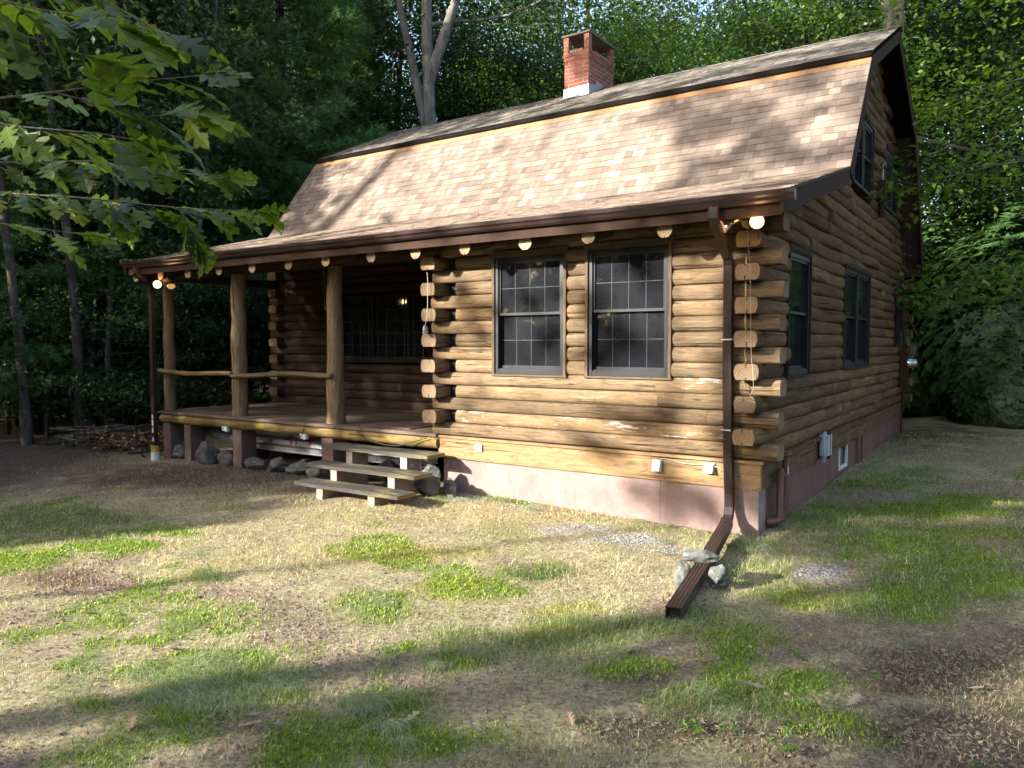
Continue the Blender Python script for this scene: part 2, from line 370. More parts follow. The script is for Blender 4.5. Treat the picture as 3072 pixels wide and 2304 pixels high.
SUNMAP = '''
222222333333333333333333333333333333333333333333333333333333
222222222113333333333333333333333333333333333333333333333333
222222211111111113333333333333333333333333333333333333333333
222222111111000011111133333333333333333333333333333333333333
222222111100000000011111000133333333333333333333333333333333
222222111100000000000000000000112233333333333333333333333333
222222111100000000000000000000011111246333333333333333333333
222222111100000000000000000000000011156777665333333333333333
222222211100000000000000000000000111116778888832333333333333
222222211110000000000000000001111134454478888883233333333333
122222221111000000000000001111122468999878888874233333333333
111222222111100000000000011122345689999997887731123333333333
111112222211110000000000012345677899999999432221122333333333
111111122221111000000000112578899999999999873222222333333333
111111111222111110000001113578999999999999988211122233333333
111111111111221111111111124678999999999999988811162233333333
111111111111112211111111234678999999999999988821122223333333
111111111111111122221122234678999999999999987311122222333333
111111111111111111222222234569999999999998663111122523333333
111111111111111111112222233459999899999987647511129233333333
111111111111111111111112233348999988999987588822222333333333
111111111111111111111111123336899988519975377322223333333333
111111111111111111111111111237778988512653222222233333333333
111111111111111111111111111118887787622662222222233333333333
111111111111111111111111111118888866666462222222333333333333
111111111111111111111111111117888886666452222223333333333333
111111111111111111111111111117788887456344222233333333333333
111111111111111111111111111117788888446347222333333333333333
111111111111112111111111111117777887645348223333333333333333
111111111111111121111111111117776798677331223333333333333333
111111111111111111211111111117776666677341133333333333333333
111111111111111123452111111117776666677341333333333333333333
111111111112234566777722111117776666677343333333333333333333
111111111145667777777765521117776666677353333333333333333333
111111112177777777765555677217766666677253333333333333333333
111111112777777766555677777772666666677243333333333333333333
111111116777776555567777777778826666677233333333333333333333
111111117776555556777777777888888226677233333333333333333333
111111116554455677777777788888888888277233333333333333333333
111111114444567777777778888888888888882243333333333333333333
111111111123677777777888888888888888887623333333333333333333
111111111123677777788888888888888888876544333333333333333333
111111111225777778888888888888888888765443333333333333333333
111111111247777888888888888888888887764443333333333333333333
111111112357778888888888888888888877644433333333333333333333
111111123477788888888888888888888776544433333333333333333333
111111123677888888888888888888887765444333333333333333333333
111111135778888888888888888888877654444333333333333333333333
111111246778888888888888888888777654443333333333333333333333
111111357788888888888888888888776544443333333333333333333333
111111477788888888888888888888776544433333333333333333333333
111111577788888888888888888887776544433333333333333333333333
111115555788888888888888888887766544433333333333333333333333
111115555558888888888888888877765444433333333333333333333333
111115555555558888888888888777655444333333333333333333333333
111155555555555588888888887776654444333333333333333333333333
111155555555555555888888777766544444333333333333333333333333
111555555555555555558887766655444444333333333333333333333333
111555555555555555555576655444444444333333333333333333333333
111555555555555555555555543344444444333333333333333333333333
115555555555555555555555555344444443333333333333333333333333
115555555555555555555555555554444443333333333333333333333333
111555555555555555555555555555544443333333333333333333333333
111115555555555555555555555555555433333333333333333333333333
111111155555555555555555555555555553333333333333333333333333
111111111555555555555555555555555533333333333333333333333333
111111111115555555555555555555555533333333333333333333333333
111111111111335555555555555555555333333333333333333333333333
111111111113333355555555555555555333333333333333333333333333
111111111113333333555555555555555333333333333333333333333333
'''.split()  # wanted sun per cell; shapes the added shade leaves
PATCH = {"moss": [[-5.29, -4.28, 0.44, 0.3, 0.57, -0.24],[-5.09, -4.18, 0.31, 0.21, 0.4, -0.18],[-4.85, -3.69, 0.42, 0.29, 0.26, -0.14],[-4.98, -3.02, 0.27, 0.18, 0.25, -0.15],[-2.57, -4.32, 0.16, 0.11, 0.26, -0.17],[-1.66, -4.53, 0.1, 0.07, 0.08, -0.06],[-1.96, -4.7, 0.14, 0.09, 0.09, -0.06],[-1.9, -4.94, 0.22, 0.15, 0.12, -0.07],[-1.42, -4.83, 0.25, 0.17, 0.12, -0.09],[-0.54, -5.01, 0.27, 0.18, 0.21, -0.19],[-0.27, -4.75, 0.39, 0.26, 0.18, -0.2],[-1.71, -3.51, 0.2, 0.13, 0.24, -0.25],[1.21, 0.22, 0.38, 0.26, 0.1, -0.83],[1.08, 1.72, 0.94, 0.64, 0.06, -0.53],[1.4, -1.26, 0.31, 0.21, 0.06, -0.44],[0.71, -2.64, 0.22, 0.14, 0.06, -0.21],[1.38, -3.54, 0.22, 0.15, 0.04, -0.18],[-2.38, -5.19, 0.13, 0.09, 0.13, -0.06],[-1.82, -5.37, 0.12, 0.08, 0.1, -0.05],[-0.64, -3.85, 0.11, 0.08, 0.07, -0.09],[1.76, 0.15, 0.36, 0.24, 0.03, -0.48],[1.1, -3.2, 0.19, 0.13, 0.04, -0.14]], "gold": [[-1.57, -2.76, 0.27, 0.18, 0.16, -0.2],[-0.42, -3.16, 0.25, 0.17, 0.09, -0.14],[0.82, -1.65, 0.17, 0.11, 0.06, -0.27],[-2.43, -2.34, 0.51, 0.35, 0.18, -0.2],[-0.51, -2.67, 0.22, 0.15, 0.07, -0.13]], "dirt": [[-1.77, -3.98, 0.23, 0.15, 0.32, -0.28],[-4.17, -4.39, 0.4, 0.27, 0.4, -0.19],[-4.36, -3.83, 0.23, 0.16, 0.26, -0.14],[-2.83, -3.93, 0.31, 0.21, 0.17, -0.12],[-0.9, -5.03, 0.28, 0.19, 0.15, -0.12],[-1.14, -4.27, 0.22, 0.15, 0.17, -0.16],[-0.68, -4.23, 0.28, 0.19, 0.11, -0.12],[-0.04, -2.3, 0.15, 0.1, 0.14, -0.33],[-8.45, -1.3, 2.32, 1.57, 1.38, -0.8],[-5.41, -0.56, 1.24, 0.84, 0.49, -0.44],[-3.42, -4.98, 0.23, 0.16, 0.23, -0.1],[-0.83, -5.21, 0.21, 0.14, 0.14, -0.1],[-2.7, -5.17, 0.14, 0.09, 0.15, -0.07]], "red": [[-4.2, -4.37, 0.4, 0.27, 0.35, -0.17],[-7.9, -0.93, 1.1, 0.75, 0.71, -0.46],[1.97, -3.26, 0.27, 0.18, 0.02, -0.38],[1.85, -2.25, 0.4, 0.27, 0.03, -0.44],[1.63, -2.84, 0.21, 0.14, 0.02, -0.18]], "litter": [[1.85, -2.25, 0.45, 0.3, 0.04, -0.65],[1.87, -3.33, 0.45, 0.3, 0.04, -0.46],[1.25, -3.79, 0.35, 0.24, 0.06, -0.25],[0.74, -3.93, 0.33, 0.23, 0.09, -0.21],[0.41, -3.46, 0.21, 0.15, 0.06, -0.14],[1.59, -2.66, 0.26, 0.17, 0.03, -0.26],[-7.62, -0.74, 1.65, 1.12, 1.02, -0.7],[0.56, 8.55, 1.06, 0.72, 0.18, -1.77]], "gravel": [[-2.57, -0.19, 0.26, 0.18, 0.14, -0.2],[-1.57, -0.71, 0.34, 0.23, 0.09, -0.15],[-0.92, -0.79, 0.4, 0.27, 0.07, -0.14],[-3.33, -0.23, 0.27, 0.18, 0.13, -0.17],[0.14, -0.41, 0.16, 0.11, 0.06, -0.22],[0.79, -0.84, 0.19, 0.13, 0.04, -0.19],[-0.52, -0.86, 0.14, 0.09, 0.05, -0.12],[-3.26, 0.15, 0.42, 0.28, 0.13, -0.19]], "green": [[-3.46, -0.15, 0.37, 0.25, 0.25, -0.32],[-3.25, -3.73, 0.18, 0.12, 0.17, -0.12],[-1.64, -4.77, 0.35, 0.24, 0.27, -0.19],[0.1, -0.43, 0.21, 0.14, 0.07, -0.24],[0.25, -2.5, 0.26, 0.17, 0.1, -0.25],[-0.62, -3.76, 0.14, 0.09, 0.09, -0.12],[0.14, -1.43, 0.18, 0.12, 0.12, -0.36],[0.58, 0.52, 0.45, 0.3, 0.15, -0.75],[-1.57, -5.14, 0.24, 0.16, 0.15, -0.09],[-0.57, -4.46, 0.18, 0.12, 0.07, -0.08],[0.81, -2.61, 0.29, 0.19, 0.09, -0.29],[1.07, 1.84, 1.04, 0.7, 0.12, -0.97],[1.35, -0.76, 0.69, 0.47, 0.14, -1.1],[0.83, -3.52, 0.24, 0.16, 0.09, -0.25],[-6.56, -3.33, 0.83, 0.56, 0.91, -0.43],[-1.18, -2.17, 0.31, 0.21, 0.1, -0.16]]}

# ---------------------------------------------------------------- ground
PATCH['green'] += [[1.5, 1.2, 1.3, .5, .3, 2.2], [1.5, -.9, .9, .3, .2, 1.0], [.7, 3.2, .5, .2, .2, 1.5], [-.2, -3.0, .6, .3, .1, .5], [.9, -3.4, .5, .3, .1, .4]]
PATCH['moss'] += [[1.5, 2.6, .5, .2, .1, .6], [1.75, 1.1, .45, .1, .1, .4], [.9, -.4, .25, .1, .05, .25], [1.9, -.5, .3, .1, .05, .3], [.35, -3.35, .25, .1, .05, .2]]
rs = np.random.RandomState(11)
def vnoise(x, y, sc_, seed):
    """tileable-free value noise, numpy"""
    r_ = np.random.RandomState(seed); T = r_.rand(256, 256)
    x = x*sc_+1000.3; y = y*sc_+1000.7
    xi = np.floor(x).astype(int); yi = np.floor(y).astype(int); fx = x-xi; fy = y-yi
    fx = fx*fx*(3-2*fx); fy = fy*fy*(3-2*fy)
    a = T[xi % 256, yi % 256]; b_ = T[(xi+1) % 256, yi % 256]; c_ = T[xi % 256, (yi+1) % 256]; d = T[(xi+1) % 256, (yi+1) % 256]
    return (a*(1-fx)+b_*fx)*(1-fy)+(c_*(1-fx)+d*fx)*fy
def fbm(x, y, sc_, seed, o=4):
    s = 0; a = .5; t = 0
    for k in range(o): s = s+a*vnoise(x, y, sc_*2**k, seed+k); t += a; a *= .5
    return s/t
def sstep(a, b_, x): t = np.clip((x-a)/(b_-a), 0, 1); return t*t*(3-2*t)
def gz(x, y):
    x = np.asarray(x, float); y = np.asarray(y, float)
    z = -.75+0*x
    z = z+.08*sstep(-.6, .6, x)*sstep(-1.5, 1.0, y)            # rises along the side wall
    z = z+.12*sstep(1, 10, y)*sstep(-2, .5, x)
    z = z+.06*sstep(-5.2, -3.6, x)*sstep(-1.2, -.1, y)*(1-sstep(-3.6, .2, x))
    z = z-.03*sstep(-5, -9, x)
    z = z+(fbm(x, y, .55, 5, 3)-.5)*.10*sstep(.05, .9, np.abs(y)+np.maximum(0, x)*.5)
    z = z+(fbm(x, y, 3.1, 9, 4)-.5)*.035
    far = sstep(13, 60, np.hypot(x+2, y+2)); z = z+far*(fbm(x, y, .05, 21, 3)-.35)*5
    inside = (x > -9.7) & (x < -.15) & (y > 2.6) & (y < 9.4)
    z = np.where(inside, z-.25, z)
    return z
def mask(name, x, y, soft=.75, nz=1.3):
    r = np.zeros_like(x)
    n = (fbm(x, y, 3.6, 40+len(name), 5)-.5)*2.6*nz
    for (ox, oy, ax, ay, bx, by) in PATCH[name]:
        det = ax*by-ay*bx
        u = ((x-ox)*by-(y-oy)*bx)/det; v = (ax*(y-oy)-ay*(x-ox))/det
        d = np.sqrt(u*u+v*v)+n*.55
        r = np.maximum(r, 1-sstep(1-soft, 1+soft*.6, d))
    return r
def masks(x, y):
    mo = mask('moss', x, y); go = mask('gold', x, y); di = mask('dirt', x, y); gr = mask('gravel', x, y, .6); li = mask('litter', x, y, .8); ge = mask('green', x, y, .7); re_ = mask('red', x, y, .8)
    # beyond the mapped lawn: forest floor
    wood_ = np.maximum(sstep(-9.3, -11.2, x+.8*(y+1)), sstep(11, 13.5, y)); wood_ = np.maximum(wood_, sstep(4.5, 7.5, x))
    wood_ = np.maximum(wood_, sstep(-7.5, -10.5, y))
    n = fbm(x, y, .9, 61, 4)
    di = np.maximum(di, sstep(.55, .66, n)*.85); mo = np.maximum(mo, sstep(.66, .72, fbm(x, y, 1.1, 71, 4))*.7*(1-di))
    under = ((x > -9.9) & (x < -3.9) & (y > -.25) & (y < 2.4)); di = np.where(under, 1, di)
    sidestrip = sstep(.9, .1, x)*sstep(-.3, .5, x)*sstep(-.4, 1, y)*sstep(12, 9, y)
    ge = np.maximum(ge, sidestrip*.5)
    return dict(moss=mo*(1-wood_), gold=go*(1-wood_), dirt=di, gravel=gr, litter=np.maximum(li, wood_), green=ge*(1-wood_), red=re_, wood=wood_)
def axis_pts(lo, hi, step, far):
    a = np.arange(lo, hi+1e-6, step); g = []; d = step
    q = 0
    while q < far: d *= 1.22; q += d; g.append(q)
    g = np.array(g); return np.concatenate([lo-g[::-1], a, hi+g])
gx = axis_pts(-13.5, 5.5, .05, 180); gy = axis_pts(-8.2, 3.0, .05, 12); gy = gy[gy < 3.0]
gy2 = np.arange(3.0, 15, .11); q = np.cumsum(.11*1.25**np.arange(1, 28)); gy = np.concatenate([gy[gy > -8.3][0]-np.cumsum(.05*1.25**np.arange(1, 31))[::-1], gy[gy > -8.3], gy2, 15+q])
GX, GY = np.meshgrid(gx, gy); fx_, fy_ = GX.ravel(), GY.ravel()
GZ = gz(fx_, fy_); V = np.stack([fx_, fy_, GZ], 1); nx_, ny_ = len(gx), len(gy)
idx = np.arange(nx_*ny_).reshape(ny_, nx_)
F = np.stack([idx[:-1, :-1].ravel(), idx[:-1, 1:].ravel(), idx[1:, 1:].ravel(), idx[1:, :-1].ravel()], 1)
m, nt, b = mat('ground', .95, .15); o_ = objco(nt)
fine = noise(nt, o_, 30, 9, .85); mid = noise(nt, o_, 7, 5, .7); vf = noise(nt, o_, 150, 3, .8)
soil = ramp(nt, fine, [(.40, (.12, .083, .055)), (.5, (.27, .20, .135)), (.62, (.44, .345, .24))])
straw = ramp(nt, fine, [(.40, (.17, .135, .07)), (.5, (.38, .325, .18)), (.61, (.58, .51, .32))])
base = mixc(nt, ramp(nt, mid, [(.4, (0, 0, 0)), (.62, (.75, .75, .75))]), straw, soil)
base = mixc(nt, attr(nt, 'green'), base, ramp(nt, fine, [(.40, (.05, .06, .02)), (.52, (.13, .155, .055)), (.64, (.25, .27, .12))]))
base = mixc(nt, attr(nt, 'dirt'), base, soil)
base = mixc(nt, attr(nt, 'red'), base, ramp(nt, fine, [(.40, (.06, .034, .02)), (.54, (.15, .085, .05)), (.64, (.26, .17, .11))]))
base = mixc(nt, attr(nt, 'gold'), base, ramp(nt, fine, [(.40, (.17, .13, .02)), (.53, (.34, .27, .06)), (.64, (.45, .38, .13))]))
base = mixc(nt, math_(nt, 'MULTIPLY', attr(nt, 'moss'), ramp(nt, mid, [(.3, (.6, .6, .6)), (.6, (1, 1, 1))])), base, ramp(nt, vf, [(.42, (.05, .09, .008)), (.53, (.13, .20, .015)), (.64, (.24, .32, .03))]))
base = mixc(nt, attr(nt, 'litter'), base, ramp(nt, fine, [(.40, (.045, .032, .024)), (.52, (.12, .085, .06)), (.64, (.24, .185, .14))]))
vo = nd(nt, 'ShaderNodeTexVoronoi'); vo.inputs['Scale'].default_value = 55; nt.links.new(o_, vo.inputs['Vector'])
stn = ramp(nt, vo.outputs['Distance'], [(.1, (.55, .53, .49)), (.4, (.36, .35, .32)), (.6, (.1, .09, .08))])
base = mixc(nt, math_(nt, 'MULTIPLY', attr(nt, 'gravel'), .8), base, stn)
nt.links.new(base, b.inputs['Base Color']); bump(nt, b, math_(nt, 'ADD', fine, math_(nt, 'MULTIPLY', vf, .6)), .9, .02); M['ground'] = m
ground = np_mesh('ground', V, F, ['ground'], smooth=True)
MK = masks(fx_, fy_)
for k in ('moss', 'gold', 'dirt', 'gravel', 'litter', 'green', 'red'):
    ground.data.attributes.new(k, 'FLOAT', 'POINT').data.foreach_set('value', np.clip(MK[k], 0, 1).astype(np.float32))
tag(ground, None, None, kind='structure')
def blocked(x, y):
    return ((x > -9.9) & (x < -3.9) & (y > -.1) & (y < 9.6)) | ((x > -4) & (x < .03) & (y > -.01) & (y < 9.6))
def scatter(n, kind):
    """positions inside the camera's reach, denser near the camera"""
    # polar about the camera ground point, with the density about 1/r
    r = 1.7+rs.rand(n)**1.35*15; th = rs.uniform(-1.35, .62, n)
    x = CAM.x+r*np.sin(th); y = CAM.y+r*np.cos(th)
    k = ~blocked(x, y); return x[k], y[k], r[k]
def blades(n, name, mats_, keep, hgt, wid, lean, label, cat, midx_f=None, tintf=None, clumped=True):
    x, y, r = scatter(n, name)
    mk = masks(x, y); p = keep(x, y, mk); k = rs.rand(len(x)) < p; x, y, r = x[k], y[k], r[k]
    mk = {a: v[k] for a, v in mk.items()}; n = len(x)
    z = gz(x, y)
    # neighbouring blades lean roughly the same way
    az = 6.28*fbm(x, y, 1.3, 81, 2)*2.2+rs.normal(0, 1.25, n)
    hh = hgt(x, y, mk, n); le = np.clip(rs.normal(lean, .3, n), 0, 1.5)
    wd = wid*(.7+.6*rs.rand(n))*(1+.16*np.maximum(0, r-3))
    dx, dy = np.cos(az), np.sin(az)
    tip = np.stack([x+dx*hh*np.sin(le), y+dy*hh*np.sin(le), z+hh*np.cos(le)*.9+.003], 1)
    m1 = np.stack([x+dx*hh*.45*np.sin(le*.6), y+dy*hh*.45*np.sin(le*.6), z+hh*.5*np.cos(le*.6)], 1)
    base = np.stack([x, y, z-.004], 1); pa = az+1.57+rs.normal(0, .8, n); sd = np.stack([np.cos(pa), np.sin(pa), 0*pa], 1)*wd[:, None]*.5
    V = np.stack([base-sd, base+sd, m1+sd*.8, tip, m1-sd*.8], 1).reshape(-1, 3); q = np.arange(n)*5
    F = np.stack([q, q+1, q+2, q, q+2, q+4, q+4, q+2, q+3], 1).reshape(-1, 3)
    t = tintf(x, y, mk, n) if tintf else rs.rand(n)
    mi = midx_f(x, y, mk, n) if midx_f else None
    o = np_mesh(name, V, F, mats_, tint=np.repeat(t, 3), midx=None if mi is None else np.repeat(mi, 3))
    return tag(o, label, cat, kind='stuff')
def kgrass(x, y, mk):
    base = .10+.66*sstep(.44, .62, fbm(x, y, 1.9, 91, 4))+.35*mk['green']+.15*mk['gold']
    return np.clip(base*(1-.90*mk['dirt'])*(1-.6*mk['litter'])*(1-.45*mk['moss'])*(1-.7*mk['gravel'])*(1-.6*mk['red'])*(1-mk['wood']), 0, 1)
def hgrass(x, y, mk, n):
    return (.011+.040*rs.rand(n)**1.9)*(1+.9*mk['green'])*(.7+.9*fbm(x, y, 1.4, 95, 3))
def gm(x, y, mk, n):
    g = sstep(.42, .66, fbm(x, y, .8, 97, 4)+.5*mk['green']+.18*mk['moss']-.1*mk['gold'])
    return (rs.rand(n) < .18+.7*g).astype(int)
blades(800000, 'grass', ['grass_dry', 'grass_green'], kgrass, hgrass, .0023, .95, 'sparse straw coloured and green grass over the yard', 'grass', gm)
def kmoss(x, y, mk): return np.clip(mk['moss']*1.0*(.35+.9*sstep(.38, .6, fbm(x, y, 7, 141, 3)))+.25*mk['gold'], 0, 1)*(1-mk['wood'])
blades(800000, 'moss', ['moss', 'leaf_gold'] if 'leaf_gold' in M else ['moss'], kmoss, lambda x, y, mk, n: .008+.018*rs.rand(n), .0062, .5, 'bright green moss growing in low cushions across the yard', 'moss')
blades(340000, 'dead_grass', ['grass_dry'], lambda x, y, mk: np.clip((.15+.5*fbm(x, y, 2.2, 131, 3))*(1-.75*mk['dirt'])*(1-.8*mk['moss'])*(1-.5*mk['gravel'])*(1-mk['wood']), 0, 1), lambda x, y, mk, n: .02+.07*rs.rand(n)**1.5, .0014, 1.42, 'pale strands of dead grass lying flat over the yard', 'grass')
# long tufts
def tufts(spots, name, label, mi):
    Vs, Fs, T = [], [], []; q = 0
    for (tx, ty, rad, n, hgt, dirn) in spots:
        n = int(n*.9); hgt *= .8
        a = rs.uniform(0, 6.28, n); rr = rad*np.sqrt(rs.rand(n)); x = tx+rr*np.cos(a); y = ty+rr*np.sin(a)*.7; z = gz(x, y)
        az = (dirn+rs.normal(0, .6, n)) if dirn is not None else rs.uniform(0, 6.28, n); L_ = hgt*(.5+.7*rs.rand(n))
        pts = []
        for s_, up_, out_ in ((0, 0, 0), (.4, .32, .22), (.75, .36, .62), (1, .22, 1.0)):
            pts.append(np.stack([x+np.cos(az)*L_*out_, y+np.sin(az)*L_*out_, z+L_*up_*(.7+.4*rs.rand())], 1))
        w_ = .0006+.0005*rs.rand(n); sd = np.stack([-np.sin(az), np.cos(az), 0*az], 1)*w_[:, None]
        V = np.stack([pts[0]-sd, pts[0]+sd, pts[1]+sd, pts[2]+sd*.7, pts[3], pts[2]-sd*.7, pts[1]-sd], 1).reshape(-1, 3)
        qq = np.arange(n)*7+q; Fs.append(np.stack([qq+k for k in (0, 1, 2, 0, 2, 6, 6, 2, 3, 6, 3, 5, 5, 3, 4)], 1).reshape(-1, 3)); Vs.append(V); q += n*7; T.append(np.clip(rs.normal(.9, .2, n), 0, 1))
    V = np.concatenate(Vs); F = np.concatenate(Fs); T = np.repeat(np.concatenate(T), 5)
    return tag(np_mesh(name, V, F, ['grass_green', 'grass_dry'], tint=T, midx=np.repeat((rs.rand(len(F)//5) < mi).astype(int), 5)), label, 'grass', kind='stuff')
sp = [(-1.75, -4.78, .22, 700, .16, -.2), (-1.35, -4.95, .24, 800, .17, -.4), (-1.55, -5.08, .22, 700, .16, -.3), (-1.9, -5.0, .2, 500, .14, -.6), (-1.2, -4.7, .15, 350, .14, -.5), (-2.5, -4.45, .15, 250, .12, -.3),
      (-.68, -4.58, .12, 420, .22, -.35), (-.42, -4.68, .08, 180, .2, -.5), (-.68, -4.02, .06, 160, .13, 1.2), (-.62, -3.72, .10, 320, .10, 1.0), (-1.7, -3.4, .12, 260, .10, None), (-.25, -4.75, .05, 80, .25, -.6),
      (-3.2, -3.7, .15, 260, .10, None), (-2.1, -5.35, .2, 400, .13, -.4), (-2.4, -5.15, .15, 260, .12, -.3), (-3.9, -3.45, .2, 300, .10, None), (.25, -2.55, .12, 260, .10, None), (.1, -2.95, .1, 160, .1, None),
      (-2.35, -.35, .1, 160, .12, None), (-1.6, -.35, .10, 150, .12, None), (-.65, -.7, .08, 140, .12, None), (.12, -.65, .10, 200, .12, None), (.25, .35, .12, 300, .14, None), (.3, .9, .12, 260, .14, None), (.35, 1.6, .2, 300, .14, None), (.3, 2.6, .2, 300, .14, None),
      (-3.3, -.3, .25, 420, .08, None), (-2.9, -.12, .10, 120, .09, None), (-2.0, -.10, .07, 90, .10, None), (-1.2, -.10, .09, 110, .08, None), (-.85, -.09, .05, 70, .10, None), (-3.65, -.15, .1, 120, .08, None), (.10, .1, .08, 120, .10, None), (.12, 3.4, .1, 120, .14, None), (.1, 5.6, .1, 120, .14, None), (-3.8, -1.3, .1, 120, .08, None), (-4.1, -1.5, .12, 120, .08, None), (.75, -3.55, .12, 220, .12, .4), (.9, -3.7, .1, 160, .12, 0), (1.5, .1, .3, 400, .09, None), (1.2, 1.1, .35, 400, .09, None), (-.05, -3.2, .1, 130, .09, None), (1.6, -.8, .3, 300, .08, None)]
tufts(sp, 'grass_tuft', 'long soft grass lying over in swept tufts', .45)
# fallen leaves
def litter(n, name, keep, size, label, tl):
    x, y, r = scatter(n, name); mk = masks(x, y); k = rs.rand(len(x)) < keep(x, y, mk); x, y = x[k], y[k]; n = len(x)
    c_ = np.stack([x, y, gz(x, y)+.008+.01*rs.rand(n)], 1)
    V, F, T = leaves_np(c_, size*(.4+1.0*rs.rand(n)), rs, flat=.86, aspect=.5, droop=0, tint=np.clip(rs.normal(tl, .28, n), 0, 1))
    cz = np.repeat(c_[:, 2]-.004, 4); V[:, 2] = cz+(V[:, 2]-np.repeat(c_[:, 2], 4))*.3
    return tag(np_mesh(name, V, F, ['litter'], tint=T), label, 'leaf litter', kind='stuff')
litter(90000, 'leaf_litter', lambda x, y, mk: np.clip(.05+.55*mk['litter']+.2*mk['red']+.10*mk['dirt']-.03*mk['moss'], 0, 1), .030, 'small brown leaf fragments and needles scattered on the ground', .42)
def lobed(n_l=3, L_=.1, wd=.035, rr=None):
    """outline of a lobed oak leaf (one half), from the stem (0) to the tip (1): list of (u, w)"""
    rr = rr or random; pts = [(0, .004)]
    for i in range(n_l):
        u0 = .16+.70*i/n_l; u1 = u0+.70/n_l*.55
        ww = wd*(1.0 if 0 < i < n_l-1 else .75)*rr.uniform(.8, 1.1)
        pts += [(u0, .20*ww), (u0+.04, .35*ww), (u1+.035, ww*.82), (u1+.03, ww*.99), (u1+.075, ww*.78), (u1+.115, ww*.80), (u1+.09, ww*.45)]
    pts += [(.90, .30*wd), (.93, .26*wd), (1.0, .0)]
    return [(min(u, 1)*L_, w_) for u, w_ in pts]
def add_leaf(mb, base, d, nrm, L_, wd, rr, mt=0, tint=.5, fold=.25, curl=.3, n_l=3):
    """one lobed leaf: two halves folded on the midrib, drooping along its length; strips keep it smooth"""
    d = d.normalized(); s_ = d.cross(nrm).normalized(); n = s_.cross(d).normalized()
    for sg in (1, -1):
        out = lobed(n_l, L_, wd, rr)
        mid = []; rim = []
        tw = rr.uniform(-.25, .25)
        for (u, w_) in out:
            z_ = -curl*(u/L_)**2*L_
            mid.append(base+d*u+n*z_)
            rim.append(base+d*(u+.10*w_)+s_*sg*w_+n*(z_+abs(w_)*fold*(1-2.2*w_/wd*.3)+w_*tw*.5))
        k = len(out); vs = mid+rim
        fs = [(i, i+1, k+i+1, k+i) if sg > 0 else (i+1, i, k+i, k+i+1) for i in range(k-1)]
        mb.add(vs, fs, mt, None, min(1, max(0, tint+rr.uniform(-.05, .05))), False)
rr = random.Random(5)
leafspots = [(1.03, -3.28, .17), (.15, -4.98, .15), (-.37, -4.63, .13), (-.12, -4.02, .09), (.62, -3.05, .10), (1.42, -3.3, .13), (1.24, -4.35, .13), (1.75, -3.2, .09), (-2.95, -4.05, .10), (-2.2, -4.75, .1), (-1.0, -5.1, .13), (-1.02, -4.95, .1), (-2.0, -3.1, .07), (.95, -.9, .08), (1.3, -.4, .08), (.15, -3.25, .12), (.35, -4.2, .11), (.7, -3.8, .10), (-1.35, -5.45, .12), (-3.3, -4.7, .1), (-2.9, -4.95, .1), (.0, -4.45, .08), (1.9, -2.7, .09), (1.6, -2.0, .09), (-.9, -3.4, .06)]
for i, (x, y, L_) in enumerate(leafspots):
    mb = MB(); a = rr.uniform(0, 6.28); z = float(gz(x, y))+.012
    add_leaf(mb, Vector((x, y, z)), Vector((math.cos(a), math.sin(a), .12)), Vector((rr.uniform(-.3, .3), rr.uniform(-.3, .3), 1)), L_*.9, L_*.33, rr, 0, rr.uniform(.45, .95), .3, -.15)
    o = mb.build('fallen_leaf', ['litter'])
    tag(o, 'dry curled brown oak leaf lying on the ground in the yard', 'leaf', 'dry oak leaves lying on the yard')
# gravel chips
def chips(n, keep, name, label, mt='stone_chip', cat='gravel', big=1):
    x, y, r = scatter(n, name); mk = masks(x, y); k = rs.rand(len(x)) < keep(mk); x, y = x[k], y[k]; n = len(x)
    s_ = (.006+.012*rs.rand(n)**2)*big; z = gz(x, y)
    base = np.array([[1, 0, 0], [-.5, .87, 0], [-.5, -.87, 0], [.2, .1, .8]]); 
    V = (base[None]*s_[:, None, None]*(.6+.8*rs.rand(n, 4, 1)))
    a = rs.uniform(0, 6.28, n); ca, sa = np.cos(a)[:, None], np.sin(a)[:, None]
    V = np.stack([V[..., 0]*ca-V[..., 1]*sa, V[..., 0]*sa+V[..., 1]*ca, V[..., 2]], -1)+np.stack([x, y, z], 1)[:, None]
    q = np.arange(n)[:, None, None]*4; F = (q+np.array([[0, 1, 3], [1, 2, 3], [2, 0, 3]])[None]).reshape(-1, 3)
    return tag(np_mesh(name, V.reshape(-1, 3), F, [mt]), label, cat, kind='stuff')
chips(120000, lambda mk: np.clip(mk['gravel']*.9+.015*mk['dirt'], 0, 1), 'gravel', 'pale gravel chips along the foot of the foundation')
chips(150000, lambda mk: np.clip(.12+.5*mk['dirt']+.3*mk['red']-.2*mk['moss'], 0, 1)*(1-mk['gravel']), 'soil_clods', 'small crumbs and clods of brown soil lying over the bare patches', 'clod', 'soil', 1.15)
